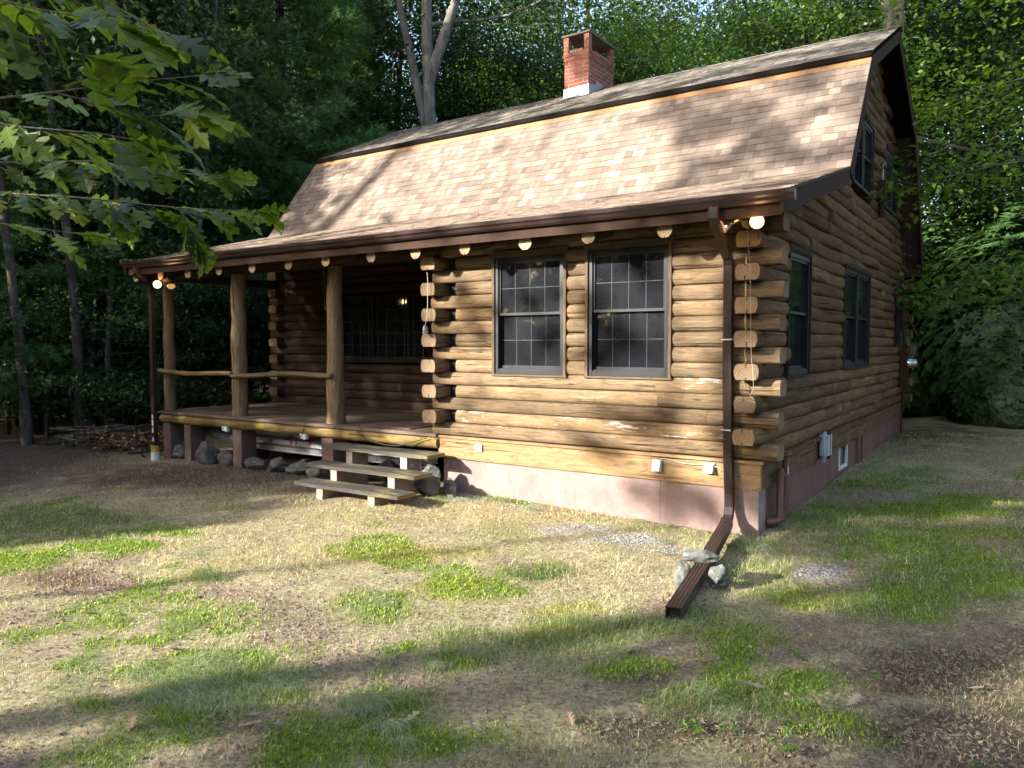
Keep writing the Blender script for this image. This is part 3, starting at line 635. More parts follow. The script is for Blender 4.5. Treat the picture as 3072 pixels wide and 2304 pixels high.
# ---------------------------------------------------------------- log cabin
h = .155
cabin = thing('log_cabin', 'brown log cabin with gambrel shingle roof, brick chimney and covered front porch', 'cabin', (-5, 4.7, -.74))
X, Y, Z = Vector((1, 0, 0)), Vector((0, 1, 0)), Vector((0, 0, 1))
PROF = [(-.19+.012, .0), (.004, .0), (.020, .016), (.030, .044), (.034, .078), (.030, .112), (.019, .139), (.002, .155), (-.162, .155), (-.180, .139), (-.190, .11), (-.194, .078), (-.190, .044), (-.182, .016)]
def log(mb, P0, D, O, t0, t1, z0, rise=h, mt=0, emt=1, wob=.006, zoff=0, out=0, peel=0, seg=.22, ends=(1, 1), tint=None):
    n = max(2, int((t1-t0)/seg)+1); ph = rnd.random()*50; tint = rnd.random() if tint is None else tint
    off = rnd.random()*40; np_ = len(PROF); rings = []
    for i in range(n+1):
        t = t0+(t1-t0)*i/n
        g = mnoise.noise(Vector((t*.9+ph, 0, 0)))*wob; g2 = mnoise.noise(Vector((t*3.1+ph, 7, 0)))*wob*.5
        z_ = mnoise.noise(Vector((t*.8, 3, ph)))*min(wob, .03)*.35
        r = []
        for (o, z) in PROF:
            oo = o+out+(g+g2)*(1 if o > -.05 else -.3) if .005 < z < .15 else o+out+g*.6
            r.append(P0+D*t+O*oo+Z*(z0+z*rise/h+z_+zoff))
        rings.append(r)
    vs = [v for r in rings for v in r]; fs = []; uv = []
    per = [0]
    for k in range(np_):
        a, b_ = PROF[k], PROF[(k+1) % np_]; per.append(per[-1]+math.dist(a, b_))
    for i in range(n):
        ta, tb = t0+(t1-t0)*i/n+off, t0+(t1-t0)*(i+1)/n+off
        for k in range(np_):
            k2 = (k+1) % np_
            fs.append((i*np_+k, (i+1)*np_+k, (i+1)*np_+k2, i*np_+k2))
            uv.append([(ta, per[k]), (tb, per[k]), (tb, per[k+1]), (ta, per[k+1])])
    mb.add(vs, fs, mt, uv, tint, True, peel)
    cx = rnd.uniform(-.01, .03); cz = rnd.uniform(-.02, .02)
    for e, r in ((0, rings[0]), (1, rings[-1])):
        if not ends[e]: continue
        f = list(range(np_))[::-1 if e else 1]
        uvs = [(o+.08+cx, z-.0775+cz) for (o, z) in PROF]
        mb.add(r, [f], emt, uvs, tint)
def courses(mb, P0, D, O, t0, t1, n0, n1, passes, ext0, ext1, openings=(), joints=.35, mt=0, emt=1, wob=.006, lim=None, peelf=None, inset=.2, notch=True):
    """courses n0..n1; on courses of parity 'passes' the log runs past both corners"""
    for k in range(n0, n1):
        z0 = k*h; full = (k % 2 == passes)
        a = t0-(ext0 if full else 0)+(0 if full or not notch else inset)
        b_ = t1+(ext1 if full else 0)-(0 if full or not notch else inset)
        if full: a += rnd.uniform(-.015, .02); b_ += rnd.uniform(-.02, .015)
        if lim: 
            l0, l1 = lim(z0, z0+h)
            a = max(a, l0); b_ = min(b_, l1)
            if b_-a < .1: continue
        iv = [(a, b_)]
        for (o0, o1, oz0, oz1) in openings:
            ov = min(oz1, z0+h)-max(oz0, z0)
            if ov < .3*h: continue
            nv = []
            for (p, q) in iv:
                if q <= o0 or p >= o1: nv.append((p, q)); continue
                if p < o0-.03: nv.append((p, o0))
                if q > o1+.03: nv.append((o1, q))
            iv = nv
        for (p, q) in iv:
            cuts = [p]
            t = p
            if q-p > 2.2:
                while True:
                    t += rnd.uniform(1.3, 3.2)
                    if t > q-.5: break
                    if rnd.random() < joints*2: cuts.append(t)
            cuts.append(q)
            for i in range(len(cuts)-1):
                pe = peelf(k, cuts[i]) if peelf else 0
                log(mb, P0, D, O, cuts[i]+.0015, cuts[i+1]-.0015, z0+.001, rise=h-.004, mt=mt, emt=emt, wob=wob, out=rnd.uniform(-.006, .006), peel=pe)
WT = .2
# openings (t0,t1,z0,z1) in each wall's own coordinate
W1o, W2o = (-3.105, -2.11, .768, 2.13), (-1.87, -.885, .772, 2.14)
S1o, S2o, S3o = (.84, 1.80, .78, 2.10), (3.70, 5.62, .80, 2.17), (8.10, 8.98, 1.13, 2.18)
U1o, U2o = (4.10, 5.62, 3.36, 4.40), (6.88, 8.30, 3.42, 4.40)
RWo = (-8.12, -5.75, .86, 1.97)
cx_l = -4.03
mb = MB()
courses(mb, Vector((0, 0, 0)), X, -Y, cx_l+WT-.03, 0, 0, 15, 0, .17, .2, (W1o, W2o), wob=.011, peelf=lambda k, t: {0: 1.0, 1: 1.15, 2: .3, 3: .3, 4: 1.15}.get(k, 0)*(1.0 if k < 2 or t > -3 else .4))
log(mb, Vector((0, 0, 0)), X, -Y, cx_l, .0, 15*h, rise=.12)
front_wall = mb.build('front_wall', ['log', 'end_grain'], cabin)
# return wall of the front room (faces the porch)
mb = MB()
courses(mb, Vector((cx_l, 0, 0)), Y, -X, 0, 2.35, 0, 15, 1, .2, 0, (), notch=True, mt=0, emt=1)
return_wall = mb.build('return_wall', ['log', 'end_grain'], cabin)
# side (gable) wall
ROOF = [(-.62, 2.42), (2.24, 3.16), (3.43, 4.83), (5.73, 5.91), (8.03, 4.83), (9.62, 2.60)]
def rlim(z0, z1):
    z = min(z1, 5.85)-.0
    def inv(pts):
        for (ya, za), (yb, zb) in zip(pts, pts[1:]):
            if min(za, zb) <= z <= max(za, zb): return ya+(yb-ya)*(z-za)/(zb-za)
        return None
    lo = inv(ROOF[:4]); hi = inv(ROOF[3:])
    return (-1 if z < 2.45 else lo+.06), (99 if z < 2.62 else hi-.06)
mb = MB()
L_ = 9.55
courses(mb, Vector((0, 0, 0)), Y, X, 0, L_, 0, 38, 1, .2, .2, (S1o, S2o, S3o, U1o, U2o), joints=.9, mt=0, emt=1, wob=.062, lim=rlim)
# below z 2.42 only the ordinary courses use corners; above, the logs are trimmed by rlim
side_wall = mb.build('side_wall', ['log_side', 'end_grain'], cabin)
mb = MB()
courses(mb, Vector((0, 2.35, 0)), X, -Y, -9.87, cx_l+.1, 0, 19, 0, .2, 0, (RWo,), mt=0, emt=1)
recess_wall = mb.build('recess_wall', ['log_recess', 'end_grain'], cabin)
mb = MB()
courses(mb, Vector((-9.87, 0, 0)), Y, -X, 2.35, L_, 0, 38, 1, .2, .2, (), mt=0, emt=1, lim=lambda a, b_: (max(rlim(a, b_)[0], 2.0), rlim(a, b_)[1]), seg=.6) if False else courses(mb, Vector((-9.87, 0, 0)), Y, -X, 2.35, L_, 0, 38, 1, .2, .2, (), mt=0, emt=1, lim=lambda a, b_: (max(rlim(a, b_)[0], 2.0), rlim(a, b_)[1]))
courses(mb, Vector((0, L_, 0)), X, Y, -9.87, 0, 0, 16, 0, .2, .2, (), mt=0, emt=1)
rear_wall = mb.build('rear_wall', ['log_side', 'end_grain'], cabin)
# dark core inside the logs so no light leaks through
mb = MB()
def core(poly, x0, x1):
    n = len(poly); vs = [(x0, y, z) for y, z in poly]+[(x1, y, z) for y, z in poly]
    fs = [tuple(range(n))[::-1], tuple(range(n, 2*n))]+[(i, (i+1) % n, n+(i+1) % n, n+i) for i in range(n)]
    mb.add(vs, fs, 0, [(v[1], v[2]) for v in vs])
core([(2.46, -.2), (9.43, -.2), (9.43, 2.76), (8.0, 4.72), (5.73, 5.80), (3.46, 4.72), (2.46, 3.25)], -9.75, -.07)
core([(.09, -.2), (2.45, -.2), (2.45, 3.10), (.09, 2.50)], cx_l+.09, -.07)
mb.build('inner_wall', ['dark'], cabin)
# skirt boards, ledge, foundation
mb = MB()
mb.box((-3.93, -.03, -.283), (.03, .03, -.035)); mb.box((-3.95, -.055, -.034), (.055, .0, -.006)); 
mb.box((-3.95, -.045, -.15), (-3.925, .1, -.02))
skirt = mb.build('skirt_board', ['skirt'], cabin)
mb = MB()
mb.box((-.03, .031, -.283), (.029, L_, -.035)); mb.box((-.02, .001, -.034), (.075, L_+.02, -.006))
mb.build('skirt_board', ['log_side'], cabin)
mb = MB()
mb.box((-3.87, -.0, -1.15), (.0, .25, -.284)); mb.box((-3.87, .25, -1.15), (-3.65, 2.35, -.284)); mb.box((-9.8, 2.35, -1.15), (-3.87, 2.5, -.05)); mb.box((-9.8, 2.5, -1.15), (-9.6, 9.5, -.05)); mb.box((-9.6, 9.3, -1.15), (-.2, 9.5, -.05))
mb.box((-.185, -.018, -1.15), (.012, 0, -.284)); mb.box((-3.87, -.004, -.80), (-.19, 0, -.715), 1)
mb.box((-1.002, -.001, -1), (-.999, 0, -.284), 2)
fnd = mb.build('foundation', ['foundation', 'foundation', 'hole'], cabin)
mb = MB()
mb.box((-.2, .251, -1.15), (.0, 3.7, -.284)); mb.box((-.2, 3.7, -1.15), (.0, 4.25, -.6)); mb.box((-.2, 4.25, -1.15), (.0, L_, -.284)); mb.box((.0, 4.9, -1.1), (.045, 5.25, -.284))
mb.build('foundation', ['foundation_side'], cabin)
mb = MB(); mb.box((-.02, 3.7, -.6), (.012, 3.74, -.284)); mb.box((-.02, 4.21, -.6), (.012, 4.25, -.284)); mb.box((-.02, 3.74, -.6), (.012, 4.21, -.56))
cw = mb.build('basement_window', ['paint_white'], cabin)
mb = MB(); mb.box((-.06, 3.74, -.56), (-.03, 4.21, -.284)); mb.build('pane', ['glass'], cw)
# ---------------- windows
def window(P0, D, O, op, cols, rows, trimmat='trim', bars='black_frame', trimw=.032, double=False, slide=True, dim=False, head=True):
    t0, t1, z0, z1 = op
    def bx(m_, a, b_, o0, o1, za, zb, mt=0, tint=.5):
        c_ = P0+D*((a+b_)/2)+O*((o0+o1)/2)+Z*((za+zb)/2)
        m_.obox(c_, D*(b_-a)/2, O*(o1-o0)/2, Z*(zb-za)/2, mt, tint)
    m_ = MB(); w_ = trimw
    bx(m_, t0, t0+w_, -.10, .046, z0, z1); bx(m_, t1-w_, t1, -.10, .046, z0, z1)
    bx(m_, t0-.015, t1+.015, -.10, .052, z1+.001, z1+.05) if head else None
    bx(m_, t0+w_, t1-w_, -.10, .043, z1-.02, z1); bx(m_, t0-.01, t1+.01, -.10, .05, z0-.022, z0-.001)
    win = m_.build('window', [trimmat], cabin)
    halves = [(t0+w_, t1-w_)]
    if double:
        mid = (t0+t1)/2; m_ = MB(); bx(m_, mid-.035, mid+.035, -.1, .03, z0, z1); m_.build('mullion', ['trim' if not dim else 'box_brown'], win)
        halves = [(t0+w_, mid-.035), (mid+.035, t1-w_)]
    for (a, b_) in halves:
        f = .045; zm = (z0+z1)/2+.015; zb_ = z0+.002; zt = z1-.021
        m_ = MB()
        bx(m_, a, a+f, -.08, .028, zb_, zt); bx(m_, b_-f, b_, -.08, .028, zb_, zt)
        bx(m_, a+f, b_-f, -.08, .026, zt-.045, zt); bx(m_, a+f, b_-f, -.08, .026, zb_, zb_+.05)
        # sill slope
        bx(m_, a+f, b_-f, -.06, .012, zb_+.05, zb_+.065)
        m_.build('frame', [bars], win)
        ia, ib = a+f, b_-f
        # upper sash further out, lower sash behind
        m_ = MB(); s_ = .022
        zlo = zb_+.066; zhi = zt-.046
        for (za, zb2, o) in ((zm-.018, zhi, .008), (zlo, zm+.016, -.022)):
            bx(m_, ia, ia+s_, o-.024, o, za, zb2); bx(m_, ib-s_, ib, o-.024, o, za, zb2)
            bx(m_, ia+s_, ib-s_, o-.024, o, zb2-s_-.004, zb2); bx(m_, ia+s_, ib-s_, o-.024, o, za, za+s_+.008)
        m_.build('sash', [bars], win)
        for (za, zb2, o) in ((zm+.012, zhi-.026, -.009), (zlo+.03, zm-.01, -.039)):
            p = MB(); bx(p, ia+s_, ib-s_, o-.006, o, za, zb2); p.build('pane', ['glass'], win)
            g = MB(); dw = (ib-ia-2*s_)
            for c_ in range(1, cols):
                x_ = ia+s_+dw*c_/cols; bx(g, x_-.0035, x_+.0035, o+.0005, o+.005, za, zb2)
            for r_ in range(1, rows):
                z_ = za+(zb2-za)*r_/rows
                for c_ in range(cols):
                    xa = ia+s_+dw*c_/cols+.004; xb = ia+s_+dw*(c_+1)/cols-.004
                    bx(g, xa, xb, o+.0005, o+.0045, z_-.0035, z_+.0035)
            if cols > 1 or rows > 1: g.build('muntin', ['muntin'], win)
    return win
plain('muntin', (.045, .05, .058), .5, .2, 6, .15)
F0 = Vector((0, 0, 0))
window(F0, X, -Y, W1o, 4, 2); window(F0, X, -Y, W2o, 4, 2)
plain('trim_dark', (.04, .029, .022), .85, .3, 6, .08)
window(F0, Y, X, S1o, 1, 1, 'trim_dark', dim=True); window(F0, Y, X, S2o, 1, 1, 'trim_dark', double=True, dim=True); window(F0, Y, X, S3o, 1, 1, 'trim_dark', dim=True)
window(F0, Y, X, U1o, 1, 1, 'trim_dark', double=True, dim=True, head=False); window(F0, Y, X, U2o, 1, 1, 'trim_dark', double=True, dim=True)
# leaded window in the porch recess
mb = MB(); t0, t1, z0, z1 = RWo; yw = 2.35
for a, b_ in (((t0, yw-.05, z0), (t0+.05, yw+.1, z1)), ((t1-.05, yw-.05, z0), (t1, yw+.1, z1)), ((t0+.05, yw-.05, z1-.05), (t1-.05, yw+.1, z1)), ((t0+.05, yw-.05, z0), (t1-.05, yw+.1, z0+.05)), ((t0-.05, yw-.075, z0-.05), (t1+.05, yw+.1, z0-.002))): mb.box(a, b_)
rw = mb.build('window', ['trim_dark'], cabin)
mb = MB(); mb.box((t0+.05, yw, z0+.05), (t1-.05, yw+.01, z1-.05)); mb.build('pane', ['glass'], rw)
mb = MB(); nx, nz = 11, 5; dx = (t1-t0-.1)/nx; dz = (z1-z0-.1)/nz
for i in range(1, nx): mb.box((t0+.05+dx*i-.006, yw-.012, z0+.05), (t0+.05+dx*i+.006, yw-.002, z1-.05))
for j in range(1, nz):
    for i in range(nx): mb.box((t0+.05+dx*i+.0065, yw-.011, z0+.05+dz*j-.005), (t0+.05+dx*(i+1)-.0065, yw-.002, z0+.05+dz*j+.005))
mb.build('muntin', ['muntin'], rw)
for k in (3.5, 7.5): mb = MB(); mb.box((t0+.05+dx*k-.025, yw-.03, z0+.05), (t0+.05+dx*k+.025, yw-.0125, z1-.05)); mb.build('mullion', ['black_frame'], rw)
# ---------------- porch
mb = MB(); yy = -.085
while yy < 2.3:
    mb.box((-9.97, yy, -.028), (cx_l+.10 if yy < 0 else cx_l-.035, yy+.136, .010), 0, rnd.random(), axis=0); yy += .14
deck = mb.build('porch_deck', ['deck'], cabin)
mb = MB()
for (a, b_) in ((-9.93, -8.75), (-8.745, -6.9), (-6.895, -3.935)):
    mb.tube([(a+(b_-a)*i/6, .0, -.108+.004*math.sin(i*2.1)) for i in range(7)], .079, 14, 0, rnd.random(), capmt=1, wob=.12)
mb.tube([(-9.88, .09, -.108), (-9.88, 1.2, -.108), (-9.88, 2.3, -.108)], .077, 12, 0, .3, capmt=1)
mb.build('rim_log', ['rim_wood', 'end_grain'], cabin)
mb = MB()
for x in np.arange(-9.5, -4.1, .62): mb.box((x, .1, -.16), (x+.045, 2.3, -.03), 0, rnd.random())
mb.build('joist', ['box_brown'], cabin)
for (x, r0, r1, z1) in ((-9.88, .095, .08, 2.19), (-8.01, .122, .108, 2.19), (-5.885, .132, .100, 2.19)):
    mb = MB(); n = 16
    pts = [(x+.008*math.sin(i*.9+x), .1+.006*math.sin(i*1.3), .011+(z1-.011)*i/n) for i in range(n+1)]
    mb.tube(pts, [r0+(r1-r0)*i/n for i in range(n+1)], 20, 0, rnd.random()*.5+.25, capmt=1, wob=.05)
    mb.build('porch_post', ['post_wood', 'end_grain'], cabin)
for (xa, xb, za, zb) in ((-9.96, -8.02, .70, .675), (-8.015, -5.82, .678, .708)):
    mb = MB(); n = 10
    pts = [(xa+(xb-xa)*i/n, -.03-.0*i, za+(zb-za)*i/n+.018*math.sin(i*.55+xa)-.025) for i in range(n+1)]
    mb.tube(pts, .052, 12, 0, rnd.random(), capmt=1, wob=.2, squash=.72)
    mb.build('railing', ['post_wood', 'end_grain'], cabin)
mb = MB()
mb.tube([(-9.97+i*.5, .1, 2.265) for i in range(13)], .082, 14, 0, .3, capmt=1, wob=.08)
mb.tube([(-9.88, .19, 2.255), (-9.88, 1.2, 2.255), (-9.88, 2.5, 2.255)], .078, 12, 0, .3, capmt=1)
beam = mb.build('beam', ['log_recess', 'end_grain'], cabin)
mb = MB(); mb.box((cx_l, .0, 2.30), (-.05, .1, 2.5))
mb.build('top_plate', ['log_recess'], cabin)
for x in (-9.84, -9.15, -8.43, -7.67, -6.91, -6.15, -5.43, -4.62, -3.9, -3.17, -2.36, -1.60, -.78, -.03):
    mb = MB(); r = rnd.uniform(.074, .082); y0 = -.475 if x != -.03 else -.3
    y1 = 2.3 if x < cx_l else .3
    dz = .2587
    mb.tube([(x, y0, 2.45+dz*(y0+.62)-.290), (x, y0+.5, 2.45+dz*(y0+1.12)-.290), (x, y1, 2.45+dz*(y1+.62)-.290)], r, 16, 0, rnd.random(), caps=False)
    c_ = Vector((x, y0-.001, 2.45+dz*(y0+.62)-.290)); n = 18; vv = []
    for k in range(n):
        an = 2*math.pi*k/n; vv.append(c_+Vector((math.cos(an)*r*1.01, 0, math.sin(an)*r*(1.05+.05*math.sin(x*9)))))
    mb.add(vv, [tuple(range(n))], 1, [((v-c_).x+.01*math.sin(x*5), (v-c_).z+.01) for v in vv], rnd.random())
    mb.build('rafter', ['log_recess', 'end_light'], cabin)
# ---------------- roof
XL, XR = -9.95, .35
def slope(mb, p0, p1, expo, mt, gm, lift=0, stain=None, xl=XL, xr=XR, flip=1):
    (y0, z0), (y1, z1) = p0, p1; d = Vector((0, y1-y0, z1-z0)); Ls = d.length; d /= Ls
    n = Vector((0, -d.z, d.y)) if flip > 0 else Vector((0, d.z, -d.y))
    if n.z < 0: n = -n
    nc = int(round(Ls/expo)); ex = Ls/nc
    for i in range(nc):
        s0 = i*ex-(.012 if i == 0 else 0); s1 = (i+1)*ex+.004
        x = xl-.004; prev = rnd.random()
        wv = rnd.uniform(-.002, .002)
        while x < xr:
            wd = rnd.choice((.07, .09, .11, .14, .18)); x2 = min(x+wd, xr)
            if xr-x2 < .04: x2 = xr
            tint = min(1, max(0, rnd.gauss(.45, .26))); hi = .0065+rnd.choice((0, .0035))
            sa = s0+rnd.uniform(-.003, .003)+wv
            def P(xx, s_, o): v = Vector((xx, y0, z0))+d*s_+n*(o+lift); return v
            a, b_, c_, e = P(x, sa, hi), P(x2-.002, sa, hi), P(x2-.002, s1, .0015), P(x, s1, .0015)
            a0, b0 = P(x, sa, 0), P(x2-.002, sa, 0)
            pe = stain(s_=(s0+s1)/2/Ls, x=x) if stain else 0
            mb.add([a, b_, c_, e, a0, b0], [(0, 1, 2, 3), (4, 5, 1, 0)], mt, None, tint, False, pe)
            x = x2
def slab(mb, p0, p1, th, mt, xl, xr):
    (y0, z0), (y1, z1) = p0, p1; d = Vector((0, y1-y0, z1-z0)).normalized(); n = Vector((0, -d.z, d.y)); n = n if n.z > 0 else -n
    vs = []
    for x in (xl, xr):
        for (y, z) in (p0, p1):
            for o in (-.001, -th): vs.append(Vector((x, y, z))+n*o)
    mb.add(vs, [(0, 2, 3, 1), (4, 5, 7, 6), (0, 1, 5, 4), (2, 6, 7, 3), (0, 4, 6, 2), (1, 3, 7, 5)], mt)
E0, J, LF, RD, LR, RE = ROOF
mb = MB()
slope(mb, E0, J, .128, 0, 0, stain=lambda s_, x: 0)
st = lambda s_, x: max(0, min(1, (s_-.90)/.02))*1.0+max(0, (s_-.86)/.14)*.55*(.5+.5*mnoise.noise(Vector((x*3, 0, 0))))
slope(mb, (2.22, 3.158), (3.50, 4.86), .128, 0, 0, stain=st)
slope(mb, LF, RD, .128, 1, 0, lift=.004)
slope(mb, LR, RD, .16, 1, 0, lift=.004); slope(mb, RE, (8.0, 4.87), .16, 0, 0)
slab(mb, (-.60, 2.425), (2.30, 3.175), .035, 2, XL+.01, XR-.01)
slab(mb, (2.24, 3.16), (3.50, 4.86), .035, 2, XL+.01, XR-.01)
slab(mb, (3.425, 4.827), (5.73, 5.905), .05, 3, XL+.003, XR-.003)
slab(mb, (8.035, 4.827), (5.73, 5.905), .05, 3, XL+.003, XR-.003)
slab(mb, (9.62, 2.60), (8.0, 4.87), .035, 2, XL+.01, XR-.01)
# drip edges at the upper lip and ridge cap
mb.box((XL-.006, 3.388, 4.768), (XR+.003, 3.412, 4.838), 3)
for i in range(72):
    x0 = XL+i*(XR-XL)/72; x1 = x0+(XR-XL)/72+.02; ti = rnd.random()
    for s_ in (-1, 1):
        mb.add([(x0, 5.73, 5.93), (x1, 5.73, 5.924), (x1, 5.73+s_*.13, 5.864), (x0, 5.73+s_*.13, 5.871)], [(0, 1, 2, 3)] if s_ > 0 else [(3, 2, 1, 0)], 1, None, ti)
roof = mb.build('roof', ['shingle', 'shingle_grey', 'soffit', 'drip'], cabin)
# barge boards (each side), fascia
def board(mb, p0, p1, wd, x0, x1, lift=0, mt=0):
    (y0, z0), (y1, z1) = p0, p1
    vs = [(x, y, z+o) for x in (x0, x1) for (y, z) in (p0, p1) for o in (lift-wd, lift)]
    mb.add(vs, [(0, 1, 3, 2), (4, 6, 7, 5), (0, 4, 5, 1), (2, 3, 7, 6), (0, 2, 6, 4), (1, 5, 7, 3)], mt,
           [[(math.dist((0, 0), (y0, z0)), 0), (0, .1), (3, .1), (3, 0)]]*6, rnd.random())
for x0, x1 in ((.322, .347), (XL+.003, XL+.028)):
    mb = MB()
    board(mb, (-.60, 2.415), (2.20, 3.14), .175, x0, x1, -.012)
    mb.build('barge_board', ['box_brown'], cabin)
    mb = MB()
    # steep boards, offset along the normal so they sit under the shingles
    for (a, b_) in (((2.24, 3.13), (3.47, 4.80)), ((9.60, 2.57), (7.99, 4.82))):
        sg = 1 if a[0] < 5 else -1; wN = .17
        dy, dz = b_[0]-a[0], b_[1]-a[1]; l = math.hypot(dy, dz); n = (sg*dz/l, -sg*dy/l)
        vs = [(x, y+n[0]*o, z+n[1]*o) for x in (x0, x1) for (y, z) in (a, b_) for o in (wN, .003)]
        mb.add(vs, [(0, 1, 3, 2), (4, 6, 7, 5), (0, 4, 5, 1), (2, 3, 7, 6), (0, 2, 6, 4), (1, 5, 7, 3)], 0)
    for (a, b_) in (((3.44, 4.772), (5.73, 5.85)), ((8.02, 4.772), (5.73, 5.85))):
        board(mb, a, b_, .17, x0+.004 if x0 > 0 else x0, x1+.004 if x0 > 0 else x1)
    mb.build('barge_board', ['box_brown'], cabin)
mb = MB(); mb.box((XL+.03, -.56, 2.225), (.321, -.535, 2.41), 0, .3)
mb.build('fascia', ['box_brown'], cabin)
mb = MB(); mb.box((XL+.03, 9.60, 2.42), (.321, 9.62, 2.57)); mb.box((XL+.03, 9.52, 2.40), (.321, 9.62, 2.42)); mb.box((.0, 9.2, 2.42), (.31, 9.6, 2.56))
mb.build('rear_soffit', ['box_brown'], cabin)
# gutter: K profile swept along x
mb = MB()
prof = [(-.535, 2.418), (-.535, 2.330), (-.60, 2.326), (-.622, 2.345), (-.632, 2.372), (-.652, 2.388), (-.658, 2.424), (-.650, 2.426), (-.646, 2.394), (-.626, 2.376), (-.614, 2.35), (-.598, 2.334), (-.543, 2.336), (-.543, 2.418)]
prof = [(y+.0 if y != -.535 else -.5605, z) for y, z in prof]; prof[-1] = (-.566, 2.418); prof[-2] = (-.566, 2.336)
xs = [XL-.03+i*(10.42/24) for i in range(25)]; n = len(prof)
vs = [(x, y, z+.003*math.sin(x*1.7)) for x in xs for y, z in prof]
mb.add(vs, [(i*n+k, i*n+(k+1) % n, (i+1)*n+(k+1) % n, (i+1)*n+k) for i in range(24) for k in range(n)], 0)
cap = [(y, z) for y, z in prof[:7]]
for x in (xs[0], xs[-1]):
    for dx in (0, .004): mb.add([(x+dx*(1 if x > 0 else -1), y, z+.003*math.sin(x*1.7)) for y, z in cap], [tuple(range(len(cap)))], 0)
# debris lying in the gutter
rs = np.random.RandomState(3)
for i in range(500):
    x = rs.uniform(-9.9, .33); y = rs.uniform(-.64, -.575); s_ = rs.uniform(.01, .035); a = rs.uniform(0, 3.1)
    z = 2.415+rs.uniform(-.004, .006)
    mb.add([(x, y, z), (x+s_*math.cos(a), y+s_*.3*math.sin(a), z+rs.uniform(0, .006)), (x+s_*.5, y+.012, z+.004)], [(0, 1, 2)], 1)
mb.add([(-9.95, -.648, 2.408), (.34, -.648, 2.408), (.34, -.565, 2.412), (-9.95, -.565, 2.412)], [(0, 1, 2, 3)], 1)
gutter = mb.build('gutter', ['gutter', 'gutter_leaf'], cabin)
def rect_pipe(mb, pts, w_, d_, mt=0, rib=True, open_end=False, wide=None):
    """rectangular ribbed downpipe; wide = list of wide-axis vectors"""
    pts = [Vector(p) for p in pts]; N = len(pts); sh = []
    nr = 4
    top = []
    for k in range(nr*4+1):
        top.append((-1+2*k/(nr*4), 1 if (k % 4) in (0, 1, 3) else .93))
    loop = [(a, b_) for a, b_ in top]+[(1, -1)]+[(-a, -b_) for a, b_ in top[1:-1]]+[(-1, -1)]
    loop = [(a, b_) for a, b_ in top]+[(-a, -b_) for a, b_ in top]
    rings = []
    for i, p in enumerate(pts):
        d = (pts[min(i+1, N-1)]-pts[max(i-1, 0)]).normalized()
        wv = Vector(wide[i] if wide else (1, 0, 0)); wv = (wv-d*wv.dot(d)).normalized(); t = wv.cross(d)
        rings.append([p+wv*a*w_/2+t*b_*d_/2 for a, b_ in loop])
    n = len(loop); vs = [v for r in rings for v in r]
    mb.add(vs, [(i*n+k, i*n+(k+1) % n, (i+1)*n+(k+1) % n, (i+1)*n+k) for i in range(N-1) for k in range(n)], mt)
    if open_end:
        r = rings[-1]; c_ = pts[-1]; back = (pts[-2]-pts[-1]).normalized()*.02
        inner = [c_+(v-c_)*.86+back for v in r]; rim = [c_+(v-c_)*.86 for v in r]
        mb.add(r+rim, [(k, (k+1) % n, n+(k+1) % n, n+k) for k in range(n)], mt)
        mb.add(inner, [tuple(range(n))], 2)
        mb.add(rim+inner, [(k, (k+1) % n, n+(k+1) % n, n+k) for k in range(n)], 2)
    else: mb.add(rings[-1], [tuple(range(n))], mt)
mb = MB()
dx = -.285
rect_pipe(mb, [(dx+.03, -.60, 2.34), (dx+.03, -.60, 2.24), (dx+.025, -.575, 2.20), (dx+.015, -.28, 2.02), (dx, -.12, 1.93), (dx, -.095, 1.86), (dx, -.085, 1.0), (dx+.02, -.085, .0), (dx+.04, -.10, -.34), (dx+.045, -.11, -.46), (dx+.05, -.15, -.54), (dx+.06, -.24, -.605)], .082, .062)
# extension lying on the ground, held by stones
e0 = Vector((dx+.055, -.20, -.585)); e1 = Vector((.20, -2.58, -.69))
wd = (e1-e0).cross(Z).normalized()
rect_pipe(mb, [e0, e0+(e1-e0)*.06+Z*-.02, e0+(e1-e0)*.5+Z*-.03, e1], (.105), .085, open_end=True, wide=[wd]*4)
for z_ in (1.15, .28): mb.box((dx-.05, -.122, z_), (dx+.05, -.05, z_+.012), 1)
mb.build('downspout', ['gutter', 'aluminium', 'hole'], cabin)
mb = MB(); dl = -9.62
rect_pipe(mb, [(dl, -.60, 2.34), (dl, -.60, 2.25), (dl, -.57, 2.20), (dl, -.42, 2.12), (dl, -.36, 2.03), (dl, -.35, 1.9), (dl, -.35, 0), (dl, -.35, -.60)], .085, .065)
mb.tube([(dl, -.35, -.52), (dl, -.35, -.62), (dl, -.35, -.629)], .065, 16, 1); mb.tube([(dl, -.35, -.63), (dl, -.35, -.79)], .067, 16, 2)
for z_, q in ((-.05, .03), (-.15, .05), (-.27, .04), (-.42, .03)):
    mb.box((dl-.02, -.3845, z_-q), (dl+rnd.uniform(0, .03), -.381, z_+q), 2)
mb.build('downspout', ['gutter', 'yellow_paint', 'paint_white'], cabin)
